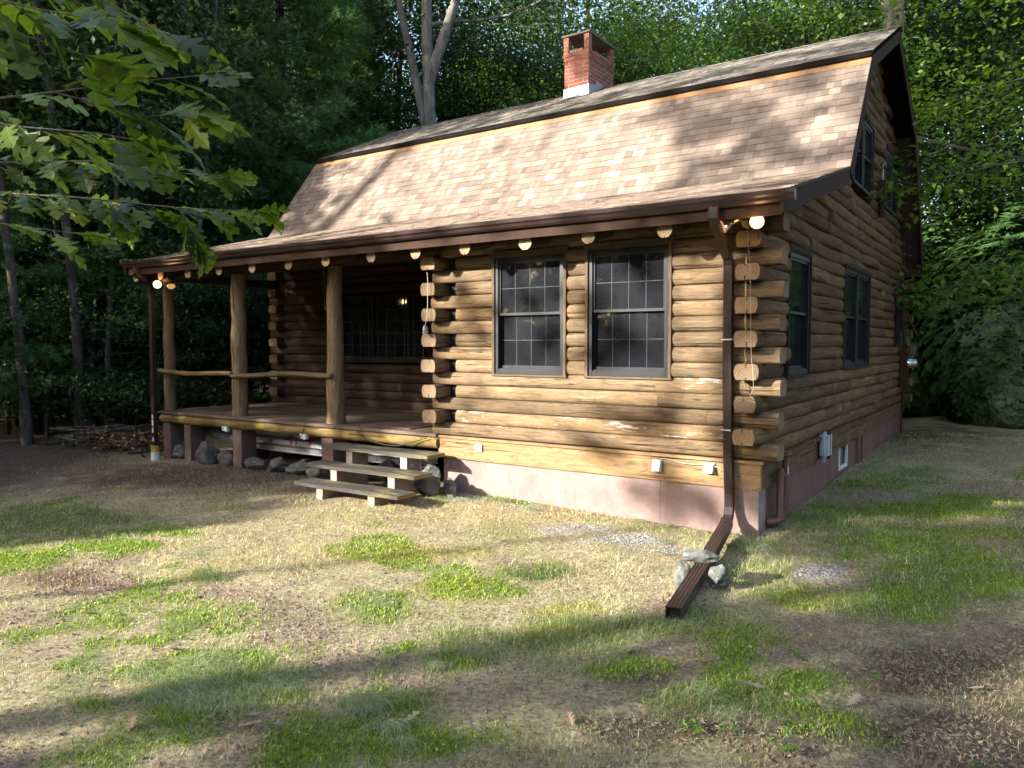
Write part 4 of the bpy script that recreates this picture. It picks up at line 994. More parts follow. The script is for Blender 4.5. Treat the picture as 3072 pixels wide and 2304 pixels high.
# chimney as part of the roof
mb = MB(); x0, x1, y0, y1 = -5.225, -4.70, 5.22, 6.25
def bbox_uv(a, b_, mt, face_mt=None):
    (xa, ya, za), (xb, yb, zb) = a, b_
    for q, uf in (([(xa, ya, za), (xb, ya, za), (xb, ya, zb), (xa, ya, zb)], lambda v: (v[0]-x0, v[2])), ([(xb, ya, za), (xb, yb, za), (xb, yb, zb), (xb, ya, zb)], lambda v: (v[1]-y0+.105, v[2])),
                  ([(xb, yb, za), (xa, yb, za), (xa, yb, zb), (xb, yb, zb)], lambda v: (v[0]-x0, v[2])), ([(xa, yb, za), (xa, ya, za), (xa, ya, zb), (xa, yb, zb)], lambda v: (v[1]-y0, v[2])),
                  ([(xa, ya, zb), (xb, ya, zb), (xb, yb, zb), (xa, yb, zb)], lambda v: (v[0], v[1])), ([(xa, yb, za), (xb, yb, za), (xb, ya, za), (xa, ya, za)], lambda v: (v[0], v[1]))):
        mb.add(q, [(0, 1, 2, 3)], mt, [uf(v) for v in q])
bbox_uv((x0+.012, y0+.012, 5.2), (x1-.012, y1-.012, 6.36), 0)
bbox_uv((x0, y0, 6.36), (x1, y1, 6.435), 0); bbox_uv((x0-.008, y0-.008, 6.435), (x1+.008, y1+.008, 6.50), 0)
for (xa, ya) in ((x0+.0, y0+.0), (x1-.1, y0), (x0, y1-.12), (x1-.1, y1-.12)): bbox_uv((xa, ya, 6.50), (xa+.1, ya+.12, 6.795), 0)
mb.box((x0+.12, y0+.006, 6.50), (x1-.13, y0+.10, 6.55), 3); mb.box((x1-.10, y0+.25, 6.50), (x1+.002, y0+.8, 6.53), 3)
mb.box((x0+.1, y0+.12, 6.5), (x1-.1, y1-.12, 6.51), 2)
mb.box((x0-.03, y0-.03, 6.795), (x1+.03, y1+.03, 6.825), 4)
mb.add([(x0-.005, y0-.003, 5.60), (x1+.005, y0-.003, 5.60), (x1+.005, y0-.003, 5.875), (x0-.005, y0-.003, 5.855)], [(0, 1, 2, 3)], 1)
mb.add([(x0-.03, y0-.12, 5.64), (x1+.03, y0-.12, 5.64), (x1+.005, y0-.004, 5.70), (x0-.005, y0-.004, 5.70)], [(0, 1, 2, 3)], 1)
mb.add([(x1+.004, y0-.003, 5.6), (x1+.004, y0+.55, 5.7), (x1+.004, y0+.55, 6.0), (x1+.004, y0+.3, 6.0), (x1+.004, y0+.28, 5.93), (x1+.004, y0-.003, 5.875)], [tuple(range(6))], 1)
plain('slate', (.10, .09, .075), .85, .3)
mb.build('chimney', ['brick', 'flashing', 'hole', 'foundation', 'slate'], roof)
# ---------------------------------------------------------------- steps, stones, ladder, lamps and small fittings
def G(x, y): return float(gz(np.array([x]), np.array([y]))[0])
st_ = thing('porch_steps', 'weathered three-tread wooden steps on painted blocks in front of the porch', 'steps', (-4.5, -.7, -.75))
TR = [(-5.56, -3.74, -.47, -.14, -.205, 'tread_top'), (-5.44, -3.62, -.84, -.52, -.385, 'tread'), (-5.28, -3.58, -1.16, -.85, -.555, 'tread')]
for (xa, xb, ya, yb, zt, mt) in TR:
    mb = MB(); n = 8; vs = []
    for i in range(n+1):
        x = xa+(xb-xa)*i/n; q = .004*math.sin(i*.9+xa*3)
        vs += [(x, ya+q, zt-.042), (x, yb, zt-.042), (x, yb, zt+q), (x, ya+q, zt+q)]
    fs = [(i*4+k, (i+1)*4+k, (i+1)*4+(k+1) % 4, i*4+(k+1) % 4) for i in range(n) for k in range(4)]
    uv = []
    for i in range(n):
        for k in range(4):
            l0, l1 = xa+(xb-xa)*i/n, xa+(xb-xa)*(i+1)/n; w0, w1 = (k*.33, k*.33+.33)
            uv.append([(l0, w0), (l1, w0), (l1, w1), (l0, w1)])
    mb.add(vs, fs, 0, uv, .5); mb.add(vs[:4], [(0, 3, 2, 1)][::1], 1); mb.add(vs[-4:], [(0, 1, 2, 3)], 1)
    mb.build('tread', [mt, 'rim_wood'], st_)
for (xa, ya, yb, zt, mt) in ((-5.13, -.44, -.16, -.248, 'block'), (-4.20, -.44, -.16, -.248, 'block_white'), (-5.02, -.81, -.54, -.428, 'block'), (-4.06, -.81, -.54, -.428, 'block'), (-4.93, -1.12, -.87, -.598, 'block'), (-4.08, -1.12, -.87, -.598, 'block')):
    mb = MB(); zb = G(xa, ya)-.05
    mb.box((xa, ya, zb), (xa+.105, yb, (zb+zt)/2-.001), 0, .5, axis=1); mb.box((xa+.003, ya+.002, (zb+zt)/2+.001), (xa+.108, yb, zt), 0, .5, axis=1)
    mb.build('support', [mt], st_)
# piers and boulders under the porch
for (x, wd, tp, lab) in ((-9.80, .20, 'post', 'wide peeling painted pier below the corner porch post'), (-9.22, .17, 'b', 'narrow brown block pier second from the left under the porch'), (-7.93, .21, 'b', 'brown painted pier with a white peeled patch under the middle porch post'), (-5.93, .22, 'b', 'brown painted pier behind the top step')):
    mb = MB(); zb = G(x, .05)-.08; k = 3
    for i in range(k):
        z0_ = zb+(-.187-zb)*i/k; z1_ = zb+(-.187-zb)*(i+1)/k
        e = .004*(i % 2); mb.box((x-wd/2+e, -.03+e, z0_+.001), (x+wd/2+e, .24, z1_-.001), 0, .5, axis=0)
    tag(mb.build('pier', ['pier']), lab, 'pier', 'piers under the porch')
def boulder(x, y, z, sx, sy, sz, seed, mt='rock_grey', name='boulder', rot=0, cut=None):
    bm = bmesh.new(); bmesh.ops.create_icosphere(bm, subdivisions=4, radius=1)
    r_ = random.Random(seed); offs = Vector((r_.random()*9, r_.random()*9, r_.random()*9))
    pl = [(Vector((r_.gauss(0, 1), r_.gauss(0, 1), r_.gauss(0, 1))).normalized(), r_.uniform(.5, .85)) for _ in range(14)]
    ca, sa = math.cos(rot), math.sin(rot)
    for v in bm.verts:
        p = v.co.copy()
        for nn, dd in pl:
            q = p.dot(nn)
            if q > dd: p -= nn*(q-dd)*.9
        p *= 1+.16*mnoise.noise(p*1.9+offs)+.07*mnoise.noise(p*5+offs)+.03*mnoise.noise(p*13+offs)
        p = Vector((p.x*sx, p.y*sy, p.z*sz)); v.co = Vector((x+p.x*ca-p.y*sa, y+p.x*sa+p.y*ca, z+p.z))
    me = bpy.data.meshes.new(name); bm.to_mesh(me); bm.free(); me.materials.append(M[mt])
    for p in me.polygons: p.use_smooth = True
    o = bpy.data.objects.new(name, me); C.objects.link(o); return o
BL = [(-9.62, .10, .20, .16, .17, 'small grey boulder with peeled paint beside the corner pier'), (-8.78, .02, .33, .17, .21, 'large rounded grey boulder between the two left porch piers'), (-8.28, .02, .17, .16, .19, 'upright pale boulder left of the middle pier'),
      (-7.55, .03, .22, .16, .14, 'angular grey boulder just right of the middle pier'), (-7.06, .04, .27, .17, .13, 'low grey stone in the foundation row under the porch, second right of the middle pier'), (-6.55, .04, .28, .17, .135, 'broad grey stone under the porch left of the steps'), (-6.02, -.10, .24, .15, .13, 'squarish grey stone directly behind the left end of the steps'), (-4.9, .15, .25, .16, .19, 'dark pointed stone seen between the step treads'), (-5.5, .1, .25, .16, .14, 'grey stone hidden low behind the middle tread')]
for i, (x, y, sx, sy, sz, lab) in enumerate(BL): tag(boulder(x, y, G(x, y)+sz*.62, sx, sy, sz, 30+i), lab, 'boulder', 'stones under the porch')
tag(boulder(-3.83, -.33, G(-3.83, -.33)+.14, .20, .15, .24, 51, rot=.3), 'tall grey boulder standing between the steps and the foundation', 'boulder')
tag(boulder(-3.60, -.22, G(-3.6, -.22)+.07, .15, .1, .14, 52, rot=-.2), 'small grey stone leaning against the tall boulder by the foundation', 'boulder')
tag(boulder(-3.62, -.05, G(-3.6, -.1)+.22, .12, .08, .12, 57, rot=.5), 'dark grey rock tucked behind the tall boulder', 'boulder') if False else None
# downspout stones
tag(boulder(-.055, -1.78, G(0, -1.8)+.085, .085, .075, .125, 61, 'rock_pale', 'stone', .6), 'pale upright stone on the left side of the downspout', 'stone', 'stones holding the downspout')
tag(boulder(.21, -1.72, G(.2, -1.7)+.085, .085, .08, .13, 62, 'rock_pale', 'stone', -.5), 'pale upright stone on the right side of the downspout', 'stone', 'stones holding the downspout')
cap_ = boulder(.075, -1.78, G(.07, -1.75)+.245, .19, .10, .045, 63, 'rock_pale', 'stone', .35)
tag(cap_, 'flat grey slab bridging the two upright stones over the downspout', 'stone', 'stones holding the downspout')
# ladder lying on its side under the porch
lad = thing('extension_ladder', 'aluminium extension ladder with red marks stored on its side under the porch', 'ladder', (-7, .5, -.5))
for (za, zb, y0_, xa, xb) in ((-.43, -.355, .44, -9.2, -5.0), (-.53, -.455, .40, -8.6, -4.4)):
    mb = MB(); mb.box((xa, y0_, za), (xb, y0_+.004, zb)); mb.box((xa, y0_-.022, zb), (xb, y0_, zb+.004)); mb.box((xa, y0_-.022, za-.004), (xb, y0_, za))
    x = xa+.12
    while x < xb:
        r = .013; vs = [(x+r*math.cos(k*.785), y0_-.0015, (za+zb)/2+r*math.sin(k*.785)) for k in range(8)]; mb.add(vs, [tuple(range(8))], 1); x += .28
    for x in (-7.75, -7.28, -6.86): 
        if za > -.5: mb.box((x, y0_-.0035, za+.002), (x+.06, y0_-.0012, zb-.002), 2)
    mb.build('rail', ['aluminium', 'hole', 'red_tape'], lad)
x = -8.5
while x < -4.5:
    mb = MB(); mb.tube([(x, .45, -.39), (x, .75, -.39)], .012, 8); mb.build('rung', ['aluminium'], lad); x += .28
mb = MB(); mb.box((-8.6, .75, -.53), (-4.6, .754, -.355)); mb.build('rail', ['aluminium'], lad)
mb = MB()
mb = None
for x in (-8.3, -4.8): mb = MB(); mb.box((x, .38, -1.0), (x+.1, .78, -.536), 0); mb.build('rest_block', ['pier'], lad)
# door mat
mb = MB(); zt = .0115; mb.add([(-5.45, .13, zt), (-4.52, .09, zt), (-4.50, .60, zt), (-5.42, .64, zt), (-5.45, .13, zt+.012), (-4.52, .09, zt+.012), (-4.50, .60, zt+.012), (-5.42, .64, zt+.012)], [(0, 1, 5, 4), (1, 2, 6, 5), (2, 3, 7, 6), (3, 0, 4, 7), (4, 5, 6, 7)], 0)
tag(mb.build('door_mat', ['mat_brown']), 'thin brown door mat lying on the porch deck above the steps', 'door mat')
# flood lamps
def flood(root, name, p, d, lit, parts=None):
    p = Vector(p); d = Vector(d).normalized()
    mb = MB(); prof_ = [(.0, .02), (.02, .024), (.035, .03), (.075, .052), (.10, .060), (.108, .061)]
    mb.tube([p-d*(.108-t) for t, r in prof_], [r for t, r in prof_], 20, 0, caps=False, squash=1)
    mb.build('reflector', ['chrome' if not lit else 'brass'], root)
    mb = MB(); q = [(0, .060), (.010, .054), (.018, .042), (.023, .024), (.025, .004)]
    if lit: q = [(.0, .062), (.012, .061), (.024, .055), (.034, .042), (.040, .022), (.042, .003)]
    mb.tube([p+d*t for t, r in q], [r for t, r in q], 20, 0); bl = mb.build('bulb', ['bulb' if lit else 'bulb_side'], root)
    mb = MB(); mb.tube([p-d*.105, p-d*.19], [.026, .024], 12, 0); mb.build('socket', ['brass'], root)
    if lit:
        l = bpy.data.lights.new('lamp_light', 'POINT'); l.energy = lit; l.color = (1, .55, .22); l.shadow_soft_size = .05
        lo = bpy.data.objects.new('lamp_light', l); C.objects.link(lo); lo.location = p+d*.10; lo.parent = root; lo.matrix_parent_inverse = Matrix.Translation(-Vector(root.location))
t = thing('flood_lamp', 'pair of flood bulbs under the right end of the gutter, one glowing', 'lamp', (-.08, -.38, 2.3), 'flood lamps under the eaves')
to_cam = (CAM-Vector((.086, -.45, 2.2))).normalized()
flood(t, 'r', (.085, -.46, 2.195), to_cam+Vector((-.1, 0, .02)), 1.2); flood(t, 'r2', (-.235, -.42, 2.185), (-.75, -.45, -.4), 0)
mb = MB(); mb.box((-.13, -.40, 2.24), (.0, -.28, 2.30)); mb.tube([(-.04, -.34, 2.25), (.02, -.36, 2.22)], .012, 8); mb.tube([(-.09, -.34, 2.25), (-.14, -.36, 2.235)], .012, 8); mb.build('mount', ['box_brown'], t)
t = thing('flood_lamp', 'pair of flood bulbs under the left end of the gutter above the tall downspout', 'lamp', (-9.2, -.38, 2.15), 'flood lamps under the eaves')
flood(t, 'l', (-9.285, -.45, 2.06), (CAM-Vector((-9.285, -.45, 2.06))), 1.5); flood(t, 'l2', (-8.99, -.40, 2.02), (.5, -.2, -.7), 0)
mb = MB(); mb.box((-9.22, -.40, 2.10), (-9.08, -.3, 2.2)); mb.tube([(-9.2, -.34, 2.12), (-9.3, -.34, 2.09)], .012, 8); mb.tube([(-9.12, -.34, 2.12), (-9.05, -.36, 2.09)], .012, 8); mb.build('mount', ['box_brown'], t)
# outlets and boxes
t = thing('outlet_cover', 'small white double outlet cover on the skirt board near the steps', 'outlet', (-3.31, -.05, -.12))
mb = MB(); mb.box((-3.36, -.052, -.16), (-3.255, -.032, -.085)); mb.build('plate', ['white_plastic'], t)
mb = MB()
for x in (-3.335, -3.28):
    for a in np.linspace(0, 6.28, 13)[:-1]: mb.box((x+.017*math.cos(a)-.003, -.057, -.122+.024*math.sin(a)-.004), (x+.017*math.cos(a)+.003, -.0525, -.122+.024*math.sin(a)+.004))
mb.build('socket_ring', ['cord'], t)
def hood(x, y, z, w_, hh_, d_, label, mt='white_plastic'):
    t = thing('outlet_box', label, 'outlet box', (x, y, z)); mb = MB()
    mb.add([(x-w_/2, y, z), (x+w_/2, y, z), (x+w_/2, y, z+hh_), (x-w_/2, y, z+hh_), (x-w_/2, y-d_, z-.0), (x+w_/2, y-d_, z-.0), (x+w_/2, y-d_*.35, z+hh_), (x-w_/2, y-d_*.35, z+hh_)],
           [(4, 5, 6, 7), (0, 4, 7, 3), (1, 2, 6, 5), (3, 7, 6, 2), (0, 1, 5, 4)], 0)
    mb.build('hood', [mt], t); mb = MB(); mb.box((x-w_/2-.008, y+.001, z-.012), (x+w_/2+.008, y+.012, z+hh_+.01)); mb.build('plate', ['grey_plastic'], t); return t
hood(-.47, -.045, -.15, .095, .085, .055, 'white hooded outlet box on the skirt board beside the downspout')
hood(-1.02, -.045, -.185, .085, .105, .05, 'white weatherproof outlet box on the skirt board below the right window')
mb = MB(); mb.tube([(-.52, -.05, -.075), (-.60, -.062, -.083), (-.72, -.064, -.082), (-.85, -.063, -.06), (-.95, -.062, -.05), (-1.02, -.06, -.075)], .004, 6); mb.tube([(-.43, -.05, -.08), (-.37, -.065, -.095), (-.3, -.06, -.12)], .004, 6)
tag(mb.build('cable', ['cord_white']), 'thin pale cable along the ledge joining the two white outlet boxes', 'cable')
for (x, lab) in ((-8.15, 'small white outlet under the deck edge near the ladder end'), (-6.36, 'small white outlet with a plugged cord under the deck edge')):
    t = thing('deck_outlet', lab, 'outlet', (x, -.07, -.18)); mb = MB(); mb.box((x-.07, -.085, -.215), (x+.0, -.065, -.15)); mb.box((x, -.09, -.225), (x+.055, -.04, -.15)); mb.build('box', ['white_plastic'], t)
    mb = MB(); mb.box((x-.05, -.09, -.195), (x-.03, -.0855, -.17)); mb.build('plug', ['cord'], t)
mb = MB(); mb.tube([(-6.40, -.09, -.18), (-6.46, -.12, -.25), (-6.50, -.1, -.33)], .006, 6); mb.tube([(-6.38, -.09, -.16), (-6.33, -.10, -.08), (-6.30, -.095, -.02)], .006, 6)
tag(mb.build('cord', ['cord']), 'short black cord plugged in at the deck edge outlet', 'cord')
mb = MB(); mb.tube([(-5.30, -.10, -.03), (-5.15, -.125, -.10), (-4.95, -.135, -.155), (-4.7, -.14, -.182), (-4.5, -.14, -.175), (-4.3, -.13, -.12), (-4.05, -.11, -.045)], .0065, 8)
tag(mb.build('cord', ['cord']), 'black cord sagging in a loop below the deck edge above the steps', 'cord')
# jar on a string at the left corner of the front room
t = thing('hanging_jar', 'clear glass jar hanging on a string from the front room log ends', 'jar', (-3.94, -.25, 1.3))
mb = MB(); jp = [(0, .028), (.004, .032), (.07, .033), (.085, .026), (.095, .025), (.105, .026)]
mb.tube([(-3.945, -.255, 1.235+a) for a, r in jp], [r for a, r in jp], 16, 0); mb.build('jar_glass', ['clear_jar'], t)
mb = MB(); mb.tube([(-3.945, -.255, 1.34), (-3.93, -.235, 1.47), (-3.93, -.222, 1.62), (-3.92, -.235, 1.75), (-3.92, -.23, 1.9), (-3.935, -.225, 1.98)], .004, 6); mb.build('string', ['cord_white'], t)
# wire and rusty chime chain on the right corner
mb = MB(); mb.tube([(-.07, -.26, 2.28), (-.06, -.24, 2.05), (-.045, -.215, 1.85), (-.035, -.212, 1.5), (-.03, -.212, 1.2), (-.02, -.214, 1.0), (.0, -.215, .8), (.005, -.213, .70), (-.03, -.218, .63)], .0018, 6); mb.tube([(-.03, -.218, .63), (.02, -.22, .60), (-.05, -.22, .585), (.03, -.222, .57)], .0022, 5)
tag(mb.build('hanging_wire', ['cord_white']), 'thin wire hanging down over the stacked log ends at the corner', 'wire')
mb = MB(); pz = 1.95; n = 0
while pz > .72: mb.tube([(-.125, -.08, pz), (-.122+.01*(n % 2), -.085, pz-.11)], .006, 6); mb.tube([(-.122, -.085, pz-.115), (-.122, -.085, pz-.125)], .010, 6); pz -= .128; n += 1
tag(mb.build('thin_rod_chain', ['brass']), 'thin jointed metal rod hanging behind the corner downspout', 'chain')
mb = MB(); mb.tube([(-7.42, 1.3, 2.5), (-7.42, 1.3, 2.02), (-7.41, 1.3, 1.72)], .003, 5); mb.tube([(-7.41, 1.3, 1.72), (-7.40, 1.3, 1.68)], .010, 6)
tag(mb.build('hanging_chain', ['cord_white']), 'thin pull chain hanging from the porch ceiling', 'chain')
# side wall fittings
t = thing('vent_box', 'white rounded plastic fuel vent cover low on the side wall', 'utility box', (.05, 2.42, -.1))
bm = bmesh.new(); bmesh.ops.create_cube(bm, size=1)
for v in bm.verts: v.co = Vector((v.co.x*.10+.10, v.co.y*.26+2.42, v.co.z*.32-.10))
bmesh.ops.bevel(bm, geom=bm.edges[:], offset=.035, segments=4, affect='EDGES')
me = bpy.data.meshes.new('cover'); bm.to_mesh(me); bm.free(); me.materials.append(M['grey_plastic']); o = bpy.data.objects.new('cover', me); C.objects.link(o); o.parent = t; o.matrix_parent_inverse = Matrix.Translation(-t.location)
mb = MB(); mb.box((.06, 2.405, -.268), (.154, 2.435, .068)); mb.box((.148, 2.38, .02), (.156, 2.40, .05)); mb.build('seam', ['cord'], t)
mb = MB(); mb.tube([(.08, 2.42, -.25), (.08, 2.42, -.31)], .02, 8); mb.build('nozzle', ['grey_plastic'], t)
t = thing('vent_pipe', 'pair of brown pipes with a white tag at the near corner of the side wall', 'pipe', (.1, .5, -.6))
mb = MB(); mb.tube([(.10, .40, -.12), (.10, .40, -.60), (.09, .36, -.64), (.0, .28, -.65)], .036, 14); mb.tube([(.10, .40, -.155), (.10, .40, -.195)], .047, 14); mb.tube([(.10, .40, -.585), (.10, .40, -.63)], .045, 14); mb.build('pipe', ['pipe_brown'], t)
mb = MB(); mb.tube([(.11, .56, -.02), (.11, .56, -.60), (.03, .5, -.66)], .034, 14); mb.tube([(.11, .56, -.0), (.11, .56, .035)], .055, 14); mb.tube([(.11, .56, -.06), (.11, .56, -.03)], .044, 14); mb.build('pipe', ['pipe_brown'], t)
mb = MB(); mb.box((.141, .50, -.19), (.148, .53, -.115)); mb.build('label', ['white_plastic'], t)
t = thing('water_tap', 'rusty outdoor tap and pipe on the side foundation', 'tap', (.06, 5.0, -.4))
mb = MB(); mb.tube([(.07, 5.05, -.68), (.07, 5.05, -.22)], .016, 8); mb.tube([(.07, 5.05, -.24), (.12, 5.05, -.24), (.13, 5.05, -.29)], .013, 8); mb.build('pipe', ['pipe_brown'], t)
mb = MB(); mb.tube([(.085, 5.05, -.21), (.085, 5.05, -.17)], .006, 6); mb.tube([(.06, 5.05, -.165), (.12, 5.05, -.165)], .01, 6); mb.build('handle', ['pipe_brown'], t)
t = thing('electric_meter', 'brown electric meter box with a round glass meter at the rear corner', 'electric meter', (.1, 9.2, .6))
mb = MB(); mb.box((.04, 8.98, .30), (.17, 9.26, .98)); mb.box((.04, 9.0, .98), (.10, 9.24, 1.02)); mb.build('box', ['box_brown'], t)
mb = MB(); mb.tube([(.17, 9.12, .76), (.20, 9.12, .76), (.205, 9.12, .76), (.30, 9.12, .76), (.32, 9.12, .76)], [.10, .10, .085, .085, .06], 20); mb.build('meter_dial', ['chrome'], t)
mb = MB(); mb.tube([(.09, 9.12, 1.0), (.09, 9.10, 1.25), (.06, 9.0, 1.5), (.06, 8.98, 3.2), (.06, 8.75, 4.1), (.08, 8.5, 4.95)], .018, 8); mb.build('conduit', ['box_brown'], t)
mb = MB(); mb.tube([(.09, 9.12, .32), (.09, 9.12, .10), (.07, 9.12, -.6)], .02, 8); mb.build('conduit', ['box_brown'], t)
mb = MB(); mb.tube([(.08, 8.35, 2.05), (.16, 8.8, 1.75), (.27, 9.35, 1.32)], .012, 6, wob=.3)
tag(mb.build('fallen_stick', ['twig']), 'bare thin branch leaning against the rear of the side wall', 'branch')
t = thing('antenna_box', 'small brown box with a white hooked aerial between the upper windows', 'antenna', (.1, 6.2, 3.5))
mb = MB(); mb.box((.03, 6.10, 3.42), (.14, 6.32, 3.72)); mb.tube([(.08, 6.2, 3.42), (.08, 6.2, 3.15)], .05, 10); mb.build('box', ['box_brown'], t)
mb = MB(); mb.tube([(.09, 6.2, 3.72), (.09, 6.2, 3.95), (.12, 6.16, 4.0), (.14, 6.12, 3.97)], .008, 6); mb.tube([(.09, 6.2, 3.93), (.07, 6.28, 3.98)], .007, 6); mb.build('aerial', ['white_plastic'], t)
# service cables to the right
def sag(a, b_, s_, n=14): a, b_ = Vector(a), Vector(b_); return [a.lerp(b_, i/n)+Vector((0, 0, -4*s_*(i/n)*(1-i/n))) for i in range(n+1)]
t = thing('overhead_cable', 'black service cables running from the gable peak to the trees on the right', 'cable', (.1, 8.5, 4.9))
mb = MB(); mb.tube(sag((.05, 8.45, 5.0), (6.5, 12.5, 4.9), .55), .012, 6); mb.build('wire', ['cord'], t)
mb = MB(); mb.tube(sag((.05, 8.45, 4.95), (6.5, 12.6, 4.2), .3), .008, 6); mb.build('wire', ['cord'], t)
mb = MB(); mb.tube([(.05, 8.45, 5.0), (.16, 8.6, 4.7), (.45, 8.9, 4.62), (.8, 9.1, 4.8)], .012, 6); mb.tube([(.03, 8.45, 5.05), (.09, 8.45, 5.02)], .03, 8); mb.build('drip_loop', ['cord'], t)
# second, twiggy things lying on the low roof
rr = random.Random(12)
for (x, y, s_, lab) in ((-3.9, .6, .5, 'long forked twig on the low roof above the front room corner'), (-.45, .9, .28, 'curved twig on the low roof near the right gable edge'), (-1.9, .15, .2, 'tiny twig on the low roof above the right front window'), (-6.3, .2, .3, 'small twig on the low roof above the porch post')):
    mb = MB(); z0_ = 2.42+.2587*(y+.62)+.02; a = rr.uniform(-.3, .3)
    pts = [Vector((x+s_*t*math.cos(a), y+s_*t*math.sin(a), z0_+s_*t*math.sin(a)*.2587+.02*math.sin(t*3))) for t in (0, .25, .5, .75, 1)]
    mb.tube(pts, [.006, .006, .005, .004, .002], 5); mb.tube([pts[2], pts[2]+Vector((.1*s_, .25*s_, .1*s_))], [.004, .002], 5); mb.tube([pts[1], pts[1]+Vector((.15*s_, -.2*s_, .03))], [.004, .002], 5)
    tag(mb.build('twig', ['twig']), lab, 'twig', 'twigs on the low roof')
# brush pile at the edge of the woods
bx_, by_ = -11.6, .35
t = thing('brush_pile', 'dark pile of branches and leaves at the edge of the woods beside the porch', 'brush pile', (bx_, by_, -.75))
mb = MB()
for i in range(90):
    a = rr.uniform(0, 3.14); l = rr.uniform(.3, 1.1); x = bx_+rr.gauss(0, .6); y = by_+rr.gauss(0, .35); z = -.75+rr.uniform(.02, .42)*max(.15, 1-((x-bx_)/1.2)**2)
    d = Vector((math.cos(a), math.sin(a), rr.uniform(-.25, .25)))*l/2
    mb.tube([Vector((x, y, z))-d, Vector((x, y, z))+d], [rr.uniform(.01, .035), .006], 5, 0, rr.random())
mb.build('branch', ['bark'], t)
n = 1500; rs2 = np.random.RandomState(8); c_ = np.stack([bx_+rs2.normal(0, .6, n), by_+rs2.normal(0, .35, n), -.74+rs2.rand(n)*.32], 1)
V, F, T = leaves_np(c_, .09, rs2, .5, .6); o = np_mesh('dead_leaves', V, F, ['litter'], tint=T*.5); o.parent = t; o.matrix_parent_inverse = Matrix.Translation(-t.location)
# ---------------------------------------------------------------- trees
def tree_parts(seed, H, cr, cz0, nleaf, leafsize, lm, tr=.16, lean=.06, fork=None, nb=14, flat=.55, layered=False, clr=.75, barkm='bark', hole=0):
    """returns (trunk mesh, crown mesh) built around the origin: trunk with limbs, crown of leaves in clumps at the limb tips"""
    r_ = random.Random(seed); rs_ = np.random.RandomState(seed)
    mb = MB(); n = 12; lx, ly = r_.uniform(-1, 1)*lean*H, r_.uniform(-1, 1)*lean*H; ph = r_.random()*9
    def tp(s): return Vector((lx*s*s+.12*math.sin(s*5+ph), ly*s*s+.12*math.cos(s*4+ph), H*s*.92-.3*(s == 0)))
    mb.tube([tp(i/n) for i in range(n+1)], [tr*(1.25 if i == 0 else 1-.8*i/n) for i in range(n+1)], 10, wob=.25)
    clumps = []
    for b_ in range(nb):
        s = max(.12, (cz0+(H*.95-cz0)*(b_+.5)/nb+r_.uniform(-.3, .3))/H); p0 = tp(min(s, .98)); a = b_*2.4+r_.uniform(-.5, .5)
        prof_ = math.sin(min(1, max(.1, (s*H-cz0)/(H-cz0)))**.8*math.pi*.85+.3)
        l = cr*(.45+.65*max(0, prof_))*r_.uniform(.8, 1.15)
        rise = l*r_.uniform(.15, .55) if not layered else l*r_.uniform(-.1, .15)
        pts = [p0]; 
        for k in range(1, 6):
            q = k/5; pts.append(p0+Vector((math.cos(a+.25*math.sin(q*4))*l*q, math.sin(a+.25*math.sin(q*4))*l*q, rise*q-(.12*l*q*q if layered else 0))))
        rb = max(.015, tr*.42*(1-s*.6)); mb.tube(pts, [rb*(1-.8*q/5) for q in range(6)], 6, wob=.2, caps=False)
        for k in (2, 3, 4, 5):
            for _ in range(2 if not layered else 3):
                e = pts[k]+Vector((r_.gauss(0, .28)*l*.6, r_.gauss(0, .28)*l*.6, r_.gauss(.05, .12)*l if not layered else r_.gauss(0, .08)))
                clumps.append((e, cr*.19*r_.uniform(.7, 1.3)))
                if r_.random() < .5: mb.tube([pts[k], (pts[k]+e)/2+Vector((0, 0, .05)), e], [rb*.35, rb*.22, .004], 4, caps=False)
    if fork:
        for a, s, l in fork:
            p0 = tp(s); pts = [p0+Vector((math.cos(a)*l*.35*q, math.sin(a)*l*.35*q, l*q)) for q in (0, .15, .35, .6, 1)]
            mb.tube(pts, [tr*.62, tr*.55, tr*.45, tr*.33, .03], 8, wob=.2, caps=False)
    tk = mb
    nc = len(clumps); per = max(3, nleaf//nc); P = []; T = []
    for (e, rad) in clumps:
        q = rs_.normal(0, 1, (per, 3))*np.array([rad, rad, rad*(.32 if layered else .6)]); P.append(np.array(e)+q)
        T.append(np.clip(rs_.normal(r_.uniform(.25, .7), .17, per), 0, 1))
    P = np.concatenate(P); T = np.concatenate(T)
    V, F, T = leaves_np(P, leafsize*(.6+.8*rs_.rand(len(P))), rs_, flat=flat, aspect=.62, tint=T)
    return tk, (V, F, T, lm), barkm
protos = {}
def make_proto(key, *a, **k):
    tk, (V, F, T, lm), bm_ = tree_parts(*a, **k)
    to = tk.build('trunk', [bm_]); co = np_mesh('crown', V, F, [lm], tint=T)
    protos[key] = (to.data, co.data); bpy.data.objects.remove(to); bpy.data.objects.remove(co)
def plant(key, name, label, cat, x, y, sc_=1.0, rz=0, group=None, z=None, sz=None):
    z = G(x, y)-.05 if z is None else z
    t = bpy.data.objects.new(name, None); C.objects.link(t); t.location = (x, y, z); t.rotation_euler = (0, 0, rz); t.scale = (sc_, sc_, sc_*(sz or 1)); t.empty_display_size = .2
    tag(t, label, cat, group)
    for nm, me in zip(('trunk', 'crown'), protos[key]):
        o = bpy.data.objects.new(nm, me); C.objects.link(o); o.parent = t
    return t
make_proto('oakA', 1, 15, 3.6, 4.0, 34000, .118, 'leaf_oak', tr=.20, nb=16)
make_proto('oakB', 2, 17, 3.9, 5.5, 34000, .122, 'leaf_oak', tr=.23, nb=15, lean=.09)
make_proto('oakC', 3, 14, 3.3, 3.0, 34000, .112, 'leaf_oak', tr=.16, nb=17)
